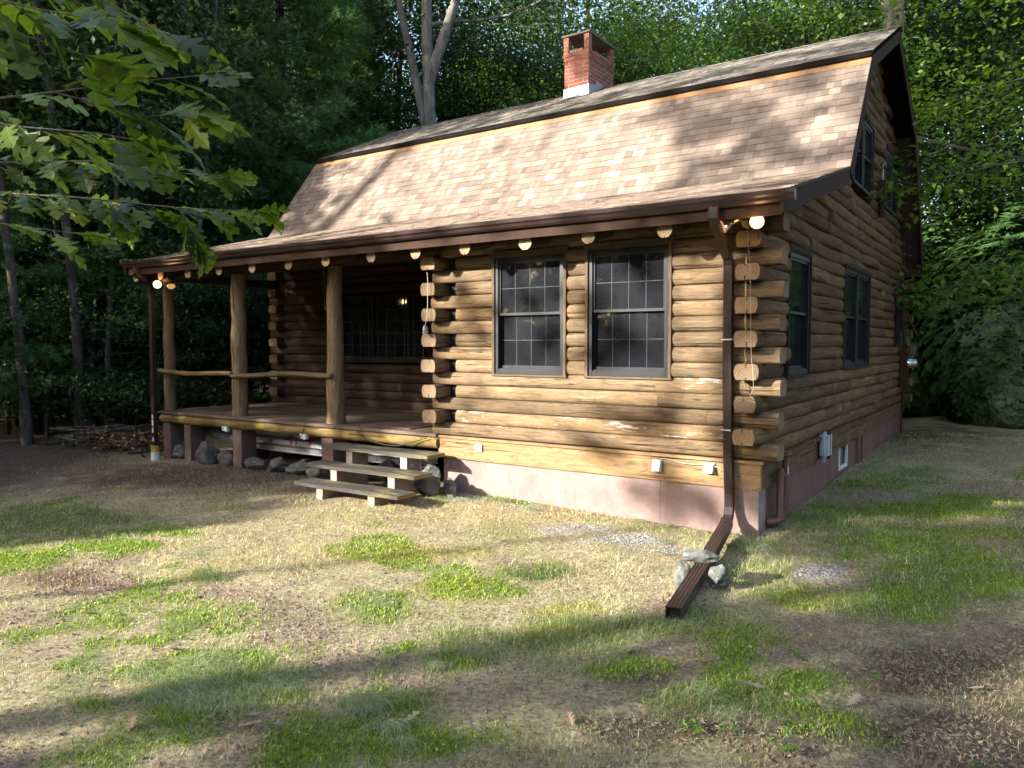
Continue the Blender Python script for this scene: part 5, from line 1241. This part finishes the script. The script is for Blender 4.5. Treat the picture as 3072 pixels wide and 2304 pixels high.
make_proto('brightA', 4, 12, 3.2, 1.6, 26000, .10, 'leaf_bright', tr=.13, nb=18)
make_proto('fork', 5, 19, 3.6, 10.5, 14000, .15, 'leaf_oak', tr=.25, nb=9, lean=.03, barkm='bark_pale', fork=[(2.6, .42, 7), (.2, .5, 7.5)])
make_proto('slim', 6, 13, 1.7, 5.5, 5000, .12, 'leaf_dark', tr=.085, nb=10, lean=.08)
make_proto('slimB', 7, 11, 1.5, 4.0, 4500, .11, 'leaf_dark', tr=.06, nb=10, lean=.12)
make_proto('sapling', 8, 4.5, 1.5, .5, 5200, .085, 'leaf_dark', tr=.03, nb=13, layered=True)
make_proto('saplingB', 9, 6.5, 1.9, 1.0, 6000, .09, 'leaf_oak', tr=.045, nb=14, layered=True)
make_proto('maple', 10, 8.5, 3.2, 1.6, 13000, .105, 'leaf_bright', tr=.09, nb=11, layered=True, flat=.9)
# white pine: whorled boughs carrying needle tufts
def pine(seed, H, cr, z0, ntuft=15000, tl=.19, down=.08):
    r_ = random.Random(seed); rs_ = np.random.RandomState(seed); mb = MB()
    mb.tube([(0, 0, -.3), (.05, 0, H*.3), (0, .08, H*.6), (.02, 0, H)], [H*.0165, H*.013, H*.009, .02], 10, wob=.2)
    P = []; D = []; T = []
    z = z0
    while z < H*.97:
        l = cr*(1-(z-z0)/(H-z0)*.75)*r_.uniform(.8, 1.1); k0 = r_.random()*6.3
        for b_ in range(6):
            a = k0+b_*1.05+r_.uniform(-.25, .25); ll = l*r_.uniform(.75, 1.1); n = 7; pts = []
            for k in range(n+1):
                q = k/n; pts.append(Vector((math.cos(a)*ll*q, math.sin(a)*ll*q, z+ll*(.12*q-down*q*q*1.6+.10*q**4)+.02*math.sin(q*9))))
            mb.tube(pts, [max(.008, ll*.012*(1-.85*q/n)) for q in range(n+1)], 5, caps=False)
            for k in range(2, n+1):
                for side in (-1, 1, 0):
                    w_ = ll*.30*(1-.55*k/n)*(0 if side == 0 else 1)*r_.uniform(.6, 1.2)
                    e = pts[k]+Vector((-math.sin(a)*side*w_+math.cos(a)*w_*.6, math.cos(a)*side*w_+math.sin(a)*w_*.6, r_.uniform(-.05, .12)))
                    if side: mb.tube([pts[k], e], [.008, .004], 3, caps=False)
                    m_ = 9; s = rs_.rand(m_)[:, None]; q = np.array(pts[k])*(1-s)+np.array(e)*s+rs_.normal(0, .085, (m_, 3))
                    P.append(q); d = np.array(e-pts[k]) if side else np.array([math.cos(a), math.sin(a), .15]); d = d/(np.linalg.norm(d)+1e-6)
                    D.append(np.tile(d, (m_, 1))+rs_.normal(0, .3, (m_, 3))); T.append(np.full(m_, min(1, max(0, r_.gauss(.42, .22)))))
        z += H*.034*r_.uniform(.8, 1.2)
    P = np.concatenate(P); D = np.concatenate(D); T = np.concatenate(T)
    if len(P) > ntuft: k = rs_.permutation(len(P))[:ntuft]; P, D, T = P[k], D[k], T[k]
    D[:, 2] += .25; D /= np.linalg.norm(D, axis=1)[:, None]; N = len(P); nn = 11
    d = D[:, None]+rs_.normal(0, .48, (N, nn, 3)); d /= np.linalg.norm(d, axis=2)[..., None]
    L_ = tl*(.7+.5*rs_.rand(N, nn, 1)); s_ = np.cross(d, rs_.normal(0, 1, (N, nn, 3))); s_ /= np.linalg.norm(s_, axis=2)[..., None]
    b0 = P[:, None]+0*d; w_ = .011
    V = np.stack([b0-s_*w_, b0+s_*w_, b0+d*L_], 2).reshape(-1, 3); F = np.arange(N*nn*3).reshape(-1, 3)
    return mb, V, F, np.repeat(T, nn)
def pine_proto(key, *a, **k):
    mb, V, F, T = pine(*a, **k); to = mb.build('trunk', ['bark_pine']); co = np_mesh('crown', V, F, ['needle'], tint=T)
    protos[key] = (to.data, co.data); bpy.data.objects.remove(to); bpy.data.objects.remove(co)
pine_proto('pineA', 1, 15, 3.6, 2.6, 30000); pine_proto('pineB', 2, 13, 3.0, 1.2, 20000, down=.16)
def polar(deg, r): a = math.radians(deg); return CAM.x+r*math.sin(a), CAM.y+r*math.cos(a)
# --- white pines upper left, just beyond the porch end
def at_px(u, dist): # bearing of a photo column u (0..3072) at a distance along the ground
    return polar(math.degrees(_y)+math.degrees(math.atan((u-1536)/2301)), dist)
x, y = at_px(850, 21.5); plant('pineA', 'pine_tree', 'tall white pine with soft green needles rising behind the left end of the porch roof', 'pine tree', x, y, 1.05, .4)
x, y = at_px(470, 20.5); plant('pineA', 'pine_tree', 'large white pine whose dark boughs hang over the far left of the yard', 'pine tree', x, y, .95, 2.2)
x, y = at_px(1050, 25); plant('pineB', 'pine_tree', 'dark pine close behind the upper left edge of the main roof', 'pine tree', x, y, 1.1, 1.2)
x, y = at_px(90, 19.5); plant('pineB', 'pine_tree', 'dark pine standing at the left edge of the photo in deep shade', 'pine tree', x, y, .9, 3.2)
x, y = at_px(740, 31); plant('pineB', 'pine_tree', 'dim pine seen between the porch posts', 'pine tree', x, y, 1.2, 5.2)
# --- forked trunks rising behind the roof
x, y = at_px(1290, 20.5); plant('fork', 'oak_tree', 'tall forked oak with pale bare trunk standing behind the roof left of the chimney', 'oak tree', x, y, 1.0, .3)
x, y = at_px(2665, 21.0); plant('fork', 'oak_tree', 'forked oak whose stems rise above the roof peak on the right', 'oak tree', x, y, .95, 2.0)
x, y = at_px(1170, 26); plant('oakB', 'oak_tree', 'leaning oak with bare limb left of the forked oak behind the roof', 'oak tree', x, y, .95, 1.1)
x, y = at_px(2830, 25.5); plant('oakA', 'oak_tree', 'tall oak with a grey trunk behind the rhododendron at the right', 'oak tree', x, y, 1.0, 4.0)
LB = {'oak': ('leafy oak tree in the woods behind the cabin roof', 'oak tree', 'woodland oaks behind the cabin'), 'slim': ('slender dark trunked tree in the shaded woods at the left', 'tree', 'slender trees in the left woods'),
      'sap': ('leafy sapling in the shaded understory of the woods', 'sapling', 'understory saplings'), 'bright': ('young tree with lit bright green leaves behind the roof', 'tree', 'bright young trees behind the roof')}
OL = {1330: 'leafy oak behind the left part of the main roof beside the forked oak', 1480: 'leafy oak whose crown stands just left of the chimney', 1640: 'oak crown rising close behind the left side of the chimney', 1800: 'leafy oak filling the view directly behind the chimney', 1900: 'oak crown showing immediately right of the chimney', 2060: 'leafy oak over the roof ridge, second crown right of the chimney', 2230: 'leafy oak over the middle of the right half of the ridge', 2400: 'oak crown in the back row above the right half of the ridge', 2540: 'leafy oak just left of the roof peak', 2720: 'oak crown immediately right of the roof peak'}
BLB = {1370: 'bright green young tree behind the left end of the roof by the forked oak', 1590: 'bright green young tree between the forked oak and the chimney', 2010: 'bright green young tree over the ridge right of the chimney', 2420: 'bright green young tree over the ridge left of the peak', 1260: 'bright green young tree farther back above the left end of the roof'}
rr = random.Random(44)
for (u, dist, key, s) in ((1330, 27, 'oakA', .9), (1480, 24.5, 'oakC', .88), (1640, 28, 'oakA', 1.05), (1740, 31, 'oakB', 1.2), (1800, 24.5, 'oakC', .9), (1900, 29, 'oakB', .9), (2060, 25.5, 'oakA', .85), (2230, 24.5, 'oakC', .92), (2400, 28, 'oakB', .88), (2540, 25, 'oakA', .9), (2720, 29, 'oakC', 1.0), (2950, 28, 'oakB', .95), (3130, 26, 'oakC', 1.0), (1010, 33, 'oakB', 1.0), (1980, 35, 'oakC', .9), (2330, 35, 'oakC', 1.0), (850, 36, 'oakA', 1.0), (650, 30, 'oakC', 1.0), (420, 33, 'oakA', .95), (230, 29, 'oakB', .9), (60, 32, 'oakC', 1.05), (-200, 28, 'oakA', 1.0), (3300, 30, 'oakA', 1.0)):
    x, y = at_px(u, dist); plant(key, 'oak_tree', OL.get(u, LB['oak'][0]), LB['oak'][1], x, y, s, rr.uniform(0, 6.3), LB['oak'][2])
for (u, dist, s) in ((1370, 25.5, .85), (1590, 21.5, .8), (2010, 22, .95), (2420, 22, .95), (1260, 30, .95)):
    x, y = at_px(u, dist); plant('brightA', 'young_tree', BLB.get(u, LB['bright'][0]), LB['bright'][1], x, y, s, rr.uniform(0, 6.3), LB['bright'][2])
for i in range(30):
    u = -150+i*26+rr.uniform(-12, 12); dist = rr.uniform(17.5, 34)
    if i in (8, 14, 19): dist = 17.2
    x, y = at_px(u, dist)
    if -11.5 < x < .8 and -1 < y < 11: continue
    plant(rr.choice(('slim', 'slimB')), 'slender_tree', LB['slim'][0], LB['slim'][1], x, y, rr.uniform(.85, 1.25), rr.uniform(0, 6.3), LB['slim'][2])
for i in range(44):
    u = rr.uniform(-150, 1000); dist = rr.uniform(17, 33)
    x, y = at_px(u, dist)
    if -12.2 < x < .8 and -1.5 < y < 11: continue
    plant(rr.choice(('sapling', 'saplingB', 'sapling')), 'sapling', LB['sap'][0], LB['sap'][1], x, y, rr.uniform(.7, 1.25), rr.uniform(0, 6.3), LB['sap'][2])
# maple with sunlit layered sprays at the right
x, y = at_px(3370, 17.3); plant('maple', 'maple_tree', 'bright green maple with layered sprays over the rhododendron', 'maple tree', x, y, 1.3, .9)
# rhododendron: whorls of long leaves on a dome
def rhodo(seed, R, Hh, n):
    rs_ = np.random.RandomState(seed); u = rs_.uniform(0, 6.28, n); v = np.arccos(rs_.uniform(-.75, 1, n)); 
    rad = (.80+.22*rs_.rand(n))*(1+.16*np.sin(u*3+1)*np.sin(v*4)+.10*np.sin(u*7)*np.cos(v*5))
    c_ = np.stack([R*rad*np.sin(v)*np.cos(u), R*rad*np.sin(v)*np.sin(u), Hh*.42+Hh*.58*rad*np.cos(v)], 1)
    nr = np.stack([np.sin(v)*np.cos(u), np.sin(v)*np.sin(u), np.cos(v)+.5], 1); nr /= np.linalg.norm(nr, axis=1)[:, None]
    k = 8; a = np.arange(k)*2*np.pi/k
    t1 = np.cross(nr, rs_.normal(0, 1, (n, 3))); t1 /= np.linalg.norm(t1, axis=1)[:, None]; t2 = np.cross(nr, t1)
    d = t1[:, None]*np.cos(a)[None, :, None]+t2[:, None]*np.sin(a)[None, :, None]+nr[:, None]*(.12+.3*rs_.rand(n, k, 1)); d[..., 2] -= .06
    d /= np.linalg.norm(d, axis=2)[..., None]; s_ = np.cross(d, nr[:, None]); s_ /= np.linalg.norm(s_, axis=2)[..., None]
    L_ = .20*(.75+.45*rs_.rand(n, k, 1)); b0 = c_[:, None]+0*d; dn = -nr[:, None]*.012
    V = np.stack([b0, b0+d*L_*.5+s_*L_*.21, b0+d*L_+dn*3, b0+d*L_*.5-s_*L_*.21], 2).reshape(-1, 3); F = np.arange(n*k*4).reshape(-1, 4)
    T = np.clip(np.repeat(rs_.normal(.45, .2, n), k)+rs_.normal(0, .1, n*k), 0, 1); return V, F, T
mb = MB(); r_ = random.Random(3)
for i in range(9):
    a = i*.7; p = [(0, 0, -.2)]; 
    for q in (.3, .6, 1): p.append((math.cos(a)*1.5*q*r_.uniform(.7, 1.2), math.sin(a)*1.5*q, 3.0*q))
    mb.tube(p, [.07, .05, .035, .015], 7, wob=.3)
to = mb.build('trunk', ['bark']); V, F, T = rhodo(2, 2.2, 4.4, 6500); co = np_mesh('crown', V, F, ['leaf_rhodo'], tint=T); protos['rhodo'] = (to.data, co.data)
bpy.data.objects.remove(to); bpy.data.objects.remove(co)
for (u, dist, s, rz, lab) in ((2850, 22.3, 1.02, 0, 'big rhododendron bush with glossy dark leaves right behind the cabin corner'), (3080, 20.5, 1.0, 2, 'glossy dark rhododendron bush at the right edge of the photo'), (2960, 24.0, 1.18, 1, 'tall rhododendron rising between the two front ones'), (3320, 21, 1.1, 3, 'rhododendron bush outside the right edge beside the others'), (2800, 23.6, .62, 4, 'low rhododendron bush close behind the electric meter'), (3010, 18.9, .45, 5, 'low spreading rhododendron in front of the tall ones at the right')):
    x, y = at_px(u, dist); plant('rhodo', 'rhododendron', lab, 'shrub', x, y, s, rz)
# far woods closing the view
def cloud(n, a0, a1, r0, r1, zmax, size, seed):
    rs_ = np.random.RandomState(seed); a = np.radians(rs_.uniform(a0, a1, n)); r = rs_.uniform(r0, r1, n)
    x = CAM.x+r*np.sin(a); y = CAM.y+r*np.cos(a); z = rs_.rand(n)**1.15*zmax-.5
    keepn = fbm(a*r*.35, z, .45, seed, 3) > .40+.16*z/zmax
    x, y, z = x[keepn], y[keepn], z[keepn]; n = len(x)
    V, F, T = leaves_np(np.stack([x, y, z], 1), size*(.6+.8*rs_.rand(n)), rs_, .4, .7); return V, F, T
V, F, T = cloud(100000, -78, 15, 38, 52, 17, .34, 5); tag(np_mesh('far_woods', V, F, ['leaf_oak'], tint=T), 'dense green mass of woods closing the view behind the nearer trees', 'woods', kind='stuff')
V, F, T = cloud(45000, -80, -38, 22, 38, 7, .14, 6); tag(np_mesh('understory', V, F, ['leaf_dark'], tint=T), 'dark leafy undergrowth filling the shaded woods at the left', 'undergrowth', kind='stuff')
V, F, T = cloud(30000, -14, 14, 24, 34, 4.5, .2, 9); tag(np_mesh('understory', V, F, ['leaf_dark'], tint=T), 'dark undergrowth behind the rhododendrons at the right', 'undergrowth', kind='stuff')
# trees all round behind the camera (they also shade the yard)
for i, (dg, r) in enumerate(((40, 22), (62, 17), (85, 20), (110, 18), (135, 22), (160, 19))):
    x, y = polar(dg, r); plant(('oakA', 'oakB', 'oakC')[i % 3], 'oak_tree', 'leafy oak standing behind the camera around the yard', 'oak tree', x, y, 1.0, i, 'oaks around the yard')
# added unseen trees: leaf masses shaped to throw dapples over the yard and cabin
A_ = Vector((1, -.65, 0)).normalized(); B_ = SUN.cross(A_); B_ = B_ if B_.z > 0 else -B_
rows = SUNMAP; NR = len(rows); NCn = len(rows[0])
grid = np.array([[int(c_) for c_ in r] for r in rows], float)/9
rs_ = np.random.RandomState(77)
aa = rs_.uniform(-12, 6, 150000); bb = rs_.uniform(-4, 6.5, 150000)
lit_ = grid[np.clip(((bb+4)/.15).astype(int), 0, NR-1), np.clip(((aa+12)/.3).astype(int), 0, NCn-1)]
lit_ = np.where((aa > -2.5) & (aa < 1.8) & (bb > -3.15) & (bb < -1.95), np.maximum(lit_, .95), lit_)
nz_ = .42*fbm(aa, bb*1.4, 1.5, 201, 3)+.58*fbm(aa, bb*1.3, 4.2, 207, 2)
nz_ = (nz_-nz_.mean())/nz_.std()
thr = np.interp(lit_, [0, .1, .3, .5, .8, .9, 1], [-9, -1.7, -.6, .1, 1.1, 1.9, 2.7])
thr = np.where((aa > -.12) & (aa < .42) & (bb > .95) & (bb < 2.15), -9, thr)  # leaves forced here to shade the corner log ends
k = nz_ > thr; aa, bb = aa[k], bb[k]; ss = rs_.normal(0, .5, len(aa))
centres = []
tid = np.clip(((aa+12+.8*np.sin(bb*2.1))/4.5).astype(int), 0, 3)
names = ['shade oak tree on the sunny side farthest left of the yard', 'shade oak tree on the sunny side second from the left', 'shade oak tree on the sunny side behind the camera', 'shade oak tree on the sunny side to the right behind the camera']
for q in range(4):
    m_ = tid == q; a_, b_, s_ = aa[m_], bb[m_], ss[m_]+(-17, -18.5, -16.5, -18)[q]
    P = a_[:, None]*np.array(A_)+b_[:, None]*np.array(B_)+s_[:, None]*np.array(SUN)
    V, F, T = leaves_np(P, .17*(.7+.6*rs_.rand(len(P))), rs_, .35, .7)
    ac = -12+4.5*(q+.5); base = A_*ac+SUN*float(s_.mean()); gx0, gy0 = base.x, base.y; g0 = float(gz(np.array([gx0]), np.array([gy0]))[0])
    t = thing('oak_tree', names[q], 'oak tree', (gx0, gy0, g0))
    o = np_mesh('crown', V, F, ['leaf_oak'], tint=T); o.parent = t; o.matrix_parent_inverse = Matrix.Translation(-t.location)
    mb = MB(); top = P[:, 2].max(); mb.tube([(gx0, gy0, g0-.3), (gx0+.1, gy0, g0+4), (gx0, gy0+.1, top-1)], [.055, .045, .03], 8, wob=.2)
    mb.build('trunk', ['bark'], t)
# taller unseen leaf masses added beyond them to shade the woods behind the cabin
for q, (a_0, a_1, b_0, b_1, lit0, n0) in enumerate(((-26, -12, -3, 4, .3, 8000), (-26, -12, 4, 15, .93, 14000), (-12, -4, 6.5, 16, .45, 12000), (-4, 6, 6.5, 14, .75, 9000), (6, 15, -3, 12, .35, 12000))):
    a_ = rs_.uniform(a_0, a_1, n0*2); b_ = rs_.uniform(b_0, b_1, n0*2)
    nz_ = .6*fbm(a_, b_, .7, 211, 3)+.4*fbm(a_, b_, 2.0, 217, 3); nz_ = (nz_-nz_.mean())/nz_.std(); k = nz_ > np.interp(lit0, [0, .5, 1], [-2, 0, 2])
    a_, b_ = a_[k], b_[k]; s_ = -24+rs_.normal(0, 1.2, len(a_)); P = a_[:, None]*np.array(A_)+b_[:, None]*np.array(B_)+s_[:, None]*np.array(SUN)
    k = P[:, 2] > .3; P = P[k]
    V, F, T = leaves_np(P, .34*(.7+.6*rs_.rand(len(P))), rs_, .35, .7); base = P.mean(0); g0 = float(gz(np.array([base[0]]), np.array([base[1]]))[0])
    t = thing('oak_tree', ('low oak at the far left of the sunny woods behind the camera', 'tall oak at the far left of the sunny woods behind the camera', 'tall oak left of the middle in the sunny woods behind the camera', 'tall oak in the middle of the sunny woods behind the camera', 'tall oak at the far right of the woods behind the camera')[q], 'oak tree', (base[0], base[1], g0))
    o = np_mesh('crown', V, F, ['leaf_oak'], tint=T); o.parent = t; o.matrix_parent_inverse = Matrix.Translation(-t.location)
    mb = MB(); mb.tube([(base[0], base[1], g0-.3), (base[0]+.2, base[1], g0+5), (base[0], base[1], P[:, 2].max()-1)], [.22, .18, .05], 8, wob=.2); mb.build('trunk', ['bark'], t)
V, F, T = cloud(330000, 95, 285, 29, 36, 10, .42, 16); tag(np_mesh('woods_edge', V, F, ['leaf_dark'], tint=T), 'dark edge of the woods behind the camera', 'woods', kind='stuff')  # unseen leaf bank added to darken window reflections and ambient light
# ---------------------------------------------------------------- oak branch reaching in from the upper left, close to the camera
t = thing('oak_branch', 'low oak branches with large lobed leaves hanging into the upper left of the view', 'oak branch', (-3.2, -7.6, -.75))
def leafmat2():
    m = bpy.data.materials.new('leaf_near'); m.use_nodes = True; nt = m.node_tree; b = nt.nodes['Principled BSDF']; o_ = objco(nt)
    b.inputs['Roughness'].default_value = .42; b.inputs['Specular IOR Level'].default_value = .45
    c = ramp(nt, attr(nt, 'tint'), [(0, (.04, .075, .025)), (.5, (.075, .13, .028)), (1, (.20, .28, .04))])
    c = mixc(nt, ramp(nt, noise(nt, o_, 42, 4, .6), [(.60, (0, 0, 0)), (.66, (.9, .9, .9))]), c, (.10, .055, .02))
    c = mixc(nt, 1, c, ramp(nt, noise(nt, o_, 14, 3), [(.3, (.7, .75, .7)), (.7, (1.25, 1.2, 1.1))]), 'MULTIPLY')
    nt.links.new(c, b.inputs['Base Color']); bump(nt, b, noise(nt, o_, 60, 3), .3, .002)
    tr = nt.nodes.new('ShaderNodeBsdfTranslucent'); nt.links.new(mixc(nt, 1, c, (2.0, 1.9, .5), 'MULTIPLY'), tr.inputs[0])
    mx = nt.nodes.new('ShaderNodeMixShader'); mx.inputs[0].default_value = .52
    nt.links.new(b.outputs[0], mx.inputs[1]); nt.links.new(tr.outputs[0], mx.inputs[2]); nt.links.new(mx.outputs[0], nt.nodes['Material Output'].inputs[0]); M['leaf_near'] = m
leafmat2()
BR = [[(-3.2, -7.6, 1.9), (-1.4, -7.0, 1.78), (-.052, -6.509, 1.703), (.114, -6.395, 1.725), (.311, -6.321, 1.732), (.494, -6.258, 1.73)],
      [(-3.2, -7.6, 1.9), (-1.8, -6.8, 1.66), (-.62, -6.297, 1.579), (-.258, -6.174, 1.543), (.012, -5.994, 1.51), (.2, -5.87, 1.50)],
      [(-1.4, -7.0, 1.78), (.52, -6.727, 1.689), (.617, -6.663, 1.656), (.591, -6.559, 1.664)],
      [(-1.8, -6.8, 1.66), (-.371, -6.367, 1.622), (-.012, -6.246, 1.603), (.194, -6.108, 1.569), (.24, -6.02, 1.575)],
      [(.012, -5.994, 1.505), (.05, -5.975, 1.42)], [(.114, -6.395, 1.725), (.301, -6.272, 1.665), (.45, -6.24, 1.655)], [(-.222, -6.15, 1.543), (-.16, -6.115, 1.50)]]
rr = random.Random(21)
mbL = MB(); Fd = Vector((-.56, .827, -.05)); RT = rt.copy()
def grow(path, rad, nleaf, sizes, seg0=0):
    pts = [Vector(p) for p in path]; mb = MB()
    n = len(pts); mb.tube(pts, [rad*(1-.78*i/(n-1)) for i in range(n)], 7, wob=.2); mb.build('branch', ['twig'], t)
    segs = []
    for i in range(seg0, n-1): segs.append((pts[i], pts[i+1]))
    tot = sum((b_-a).length for a, b_ in segs)
    for i in range(nleaf):
        s = (i+.5+rr.uniform(-.4, .4))/nleaf*tot; 
        for a, b_ in segs:
            l = (b_-a).length
            if s <= l: break
            s -= l
        p = a.lerp(b_, min(1, s/l)); d = (b_-a).normalized(); side = rr.choice((-1, 1))
        dv = (d*rr.uniform(.5, 1.1)+d.cross(Vector((0, 0, 1)))*side*rr.uniform(.1, .9)+Vector((0, 0, rr.uniform(-.65, .12)))).normalized()
        st = p+dv*.025; mbL.tube([p, st], [.0014, .001], 4, 1, caps=False)
        L_ = rr.uniform(*sizes); add_leaf(mbL, st, dv, Vector((rr.gauss(0, .45), rr.gauss(-.25, .4), 1)), L_, L_*rr.uniform(.30, .38), rr, 0, min(1, max(0, rr.gauss(.5, .25))), rr.uniform(.05, .45), rr.uniform(.0, .4))
    # leaves clustered at the tip
    d = (pts[-1]-pts[-2]).normalized()
    for i in range(4):
        dv = (d+d.cross(Vector((0, 0, 1)))*rr.uniform(-.6, .6)+Vector((0, 0, rr.uniform(-.5, .3)))).normalized(); L_ = rr.uniform(*sizes)
        add_leaf(mbL, pts[-1], dv, Vector((rr.gauss(0, .4), rr.gauss(-.2, .4), 1)), L_, L_*.34, rr, 0, min(1, max(0, rr.gauss(.6, .25))), rr.uniform(.05, .4), rr.uniform(.05, .4))
grow(BR[0], .005, 34, (.09, .14), 1); grow(BR[1], .0045, 50, (.07, .115), 2); grow(BR[2], .0035, 22, (.10, .15), 0); grow(BR[3], .004, 46, (.075, .12), 1); grow(BR[4], .0025, 10, (.08, .11)); grow(BR[5], .0025, 10, (.11, .16)); grow(BR[6], .0025, 9, (.09, .12))
grow([(.2, -7.1, 1.85), (.494, -6.802, 1.741), (.656, -6.695, 1.694), (.778, -6.614, 1.665)], .003, 12, (.10, .14), 1)
grow([(-.6, -7.1, 1.7), (.197, -6.71, 1.589), (.377, -6.59, 1.554), (.515, -6.497, 1.54), (.56, -6.46, 1.53)], .003, 16, (.09, .14), 1)
grow([(-1.4, -7.0, 1.95), (-.144, -6.548, 2.077), (.132, -6.366, 2.003), (.285, -6.268, 1.904), (.40, -6.19, 1.83)], .004, 22, (.09, .13), 1)
grow([(-1.0, -6.95, 1.5), (.0, -6.7, 1.40), (.2, -6.6, 1.375), (.38, -6.48, 1.345)], .003, 10, (.07, .11), 1)
mbL.build('foliage', ['leaf_near', 'twig'], t)
mb = MB(); mb.tube([(-3.2, -7.6, -1.0), (-3.22, -7.6, .6), (-3.2, -7.6, 2.2), (-3.3, -7.7, 4.2)], [.10, .075, .06, .03], 12, wob=.2); mb.build('trunk', ['bark'], t)
# ---------------------------------------------------------------- small seedlings in the foreground
def seedling(x, y, hh, nl, sz, mt, label, seed):
    r_ = random.Random(seed); z = G(x, y); t = thing('seedling', label, 'plant', (x, y, z)); mb = MB(); ml = MB()
    for s in range(r_.randint(2, 4)):
        a = r_.uniform(0, 6.28); tip = Vector((x+math.cos(a)*hh*.7, y+math.sin(a)*hh*.7, z+hh*r_.uniform(.6, 1))); b0 = Vector((x, y, z))
        mb.tube([b0, b0.lerp(tip, .5)+Vector((0, 0, hh*.15)), tip], [.002, .0015, .001], 4)
        for i in range(nl):
            q = .35+.65*i/nl; p = b0.lerp(tip, q)+Vector((0, 0, hh*.15*4*q*(1-q))); az = r_.uniform(0, 6.28); d = Vector((math.cos(az), math.sin(az), r_.uniform(-.15, .3))).normalized(); sd = d.cross(Z).normalized(); l = sz*r_.uniform(.6, 1.2)
            ml.add([p, p+d*l*.45+sd*l*.26+Z*.004, p+d*l-Z*.004, p+d*l*.45-sd*l*.26+Z*.004, p+d*l*.5-Z*.002], [(0, 4, 1), (1, 4, 2), (0, 3, 4), (3, 2, 4)], 0, None, min(1, max(0, r_.gauss(.6, .25))))
    mb.build('stem', ['twig'], t); ml.build('leaves', [mt], t); return t
for (x, y, hh, nl, sz, lab, sd) in ((1.15, -2.95, .13, 9, .035, 'bright green seedling patch standing right of centre in the brown litter', 1), (1.02, -3.12, .10, 8, .032, 'low yellow green seedling just in front of the brightest seedling patch', 2), (1.55, -2.95, .12, 7, .034, 'thin green seedling at the right, standing in bare brown litter', 3), (1.13, -3.72, .08, 7, .035, 'small yellow green weed lying low near the bottom edge of the yard', 4),
                                     (.85, -3.95, .07, 6, .045, 'star shaped green weed at the bottom edge of the photo', 5), (1.28, -3.95, .11, 9, .038, 'taller yellow green seedling at the bottom right', 6), (1.02, -3.88, .06, 6, .034, 'tiny green weed between the two weeds at the bottom', 7), (-5.0, -4.95, .16, 6, .08, 'broad leaved green weed at the left edge of the yard', 8), (-3.52, -4.15, .13, 10, .022, 'feathery green sprig on the brown earth at the left', 9), (2.02, -3.62, .07, 8, .03, 'bright green weed in the lower right corner', 10),
                                     (.05, -.35, .16, 6, .03, 'spindly weed growing at the foundation corner behind the downspout', 11), (.30, -2.3, .10, 8, .022, 'small green weed beside the end of the downspout', 12), (-3.35, -4.2, .10, 4, .05, 'pale leafed weed next to the feathery sprig', 13)):
    seedling(x, y, hh, nl, sz, 'leaf_bright', lab, sd)
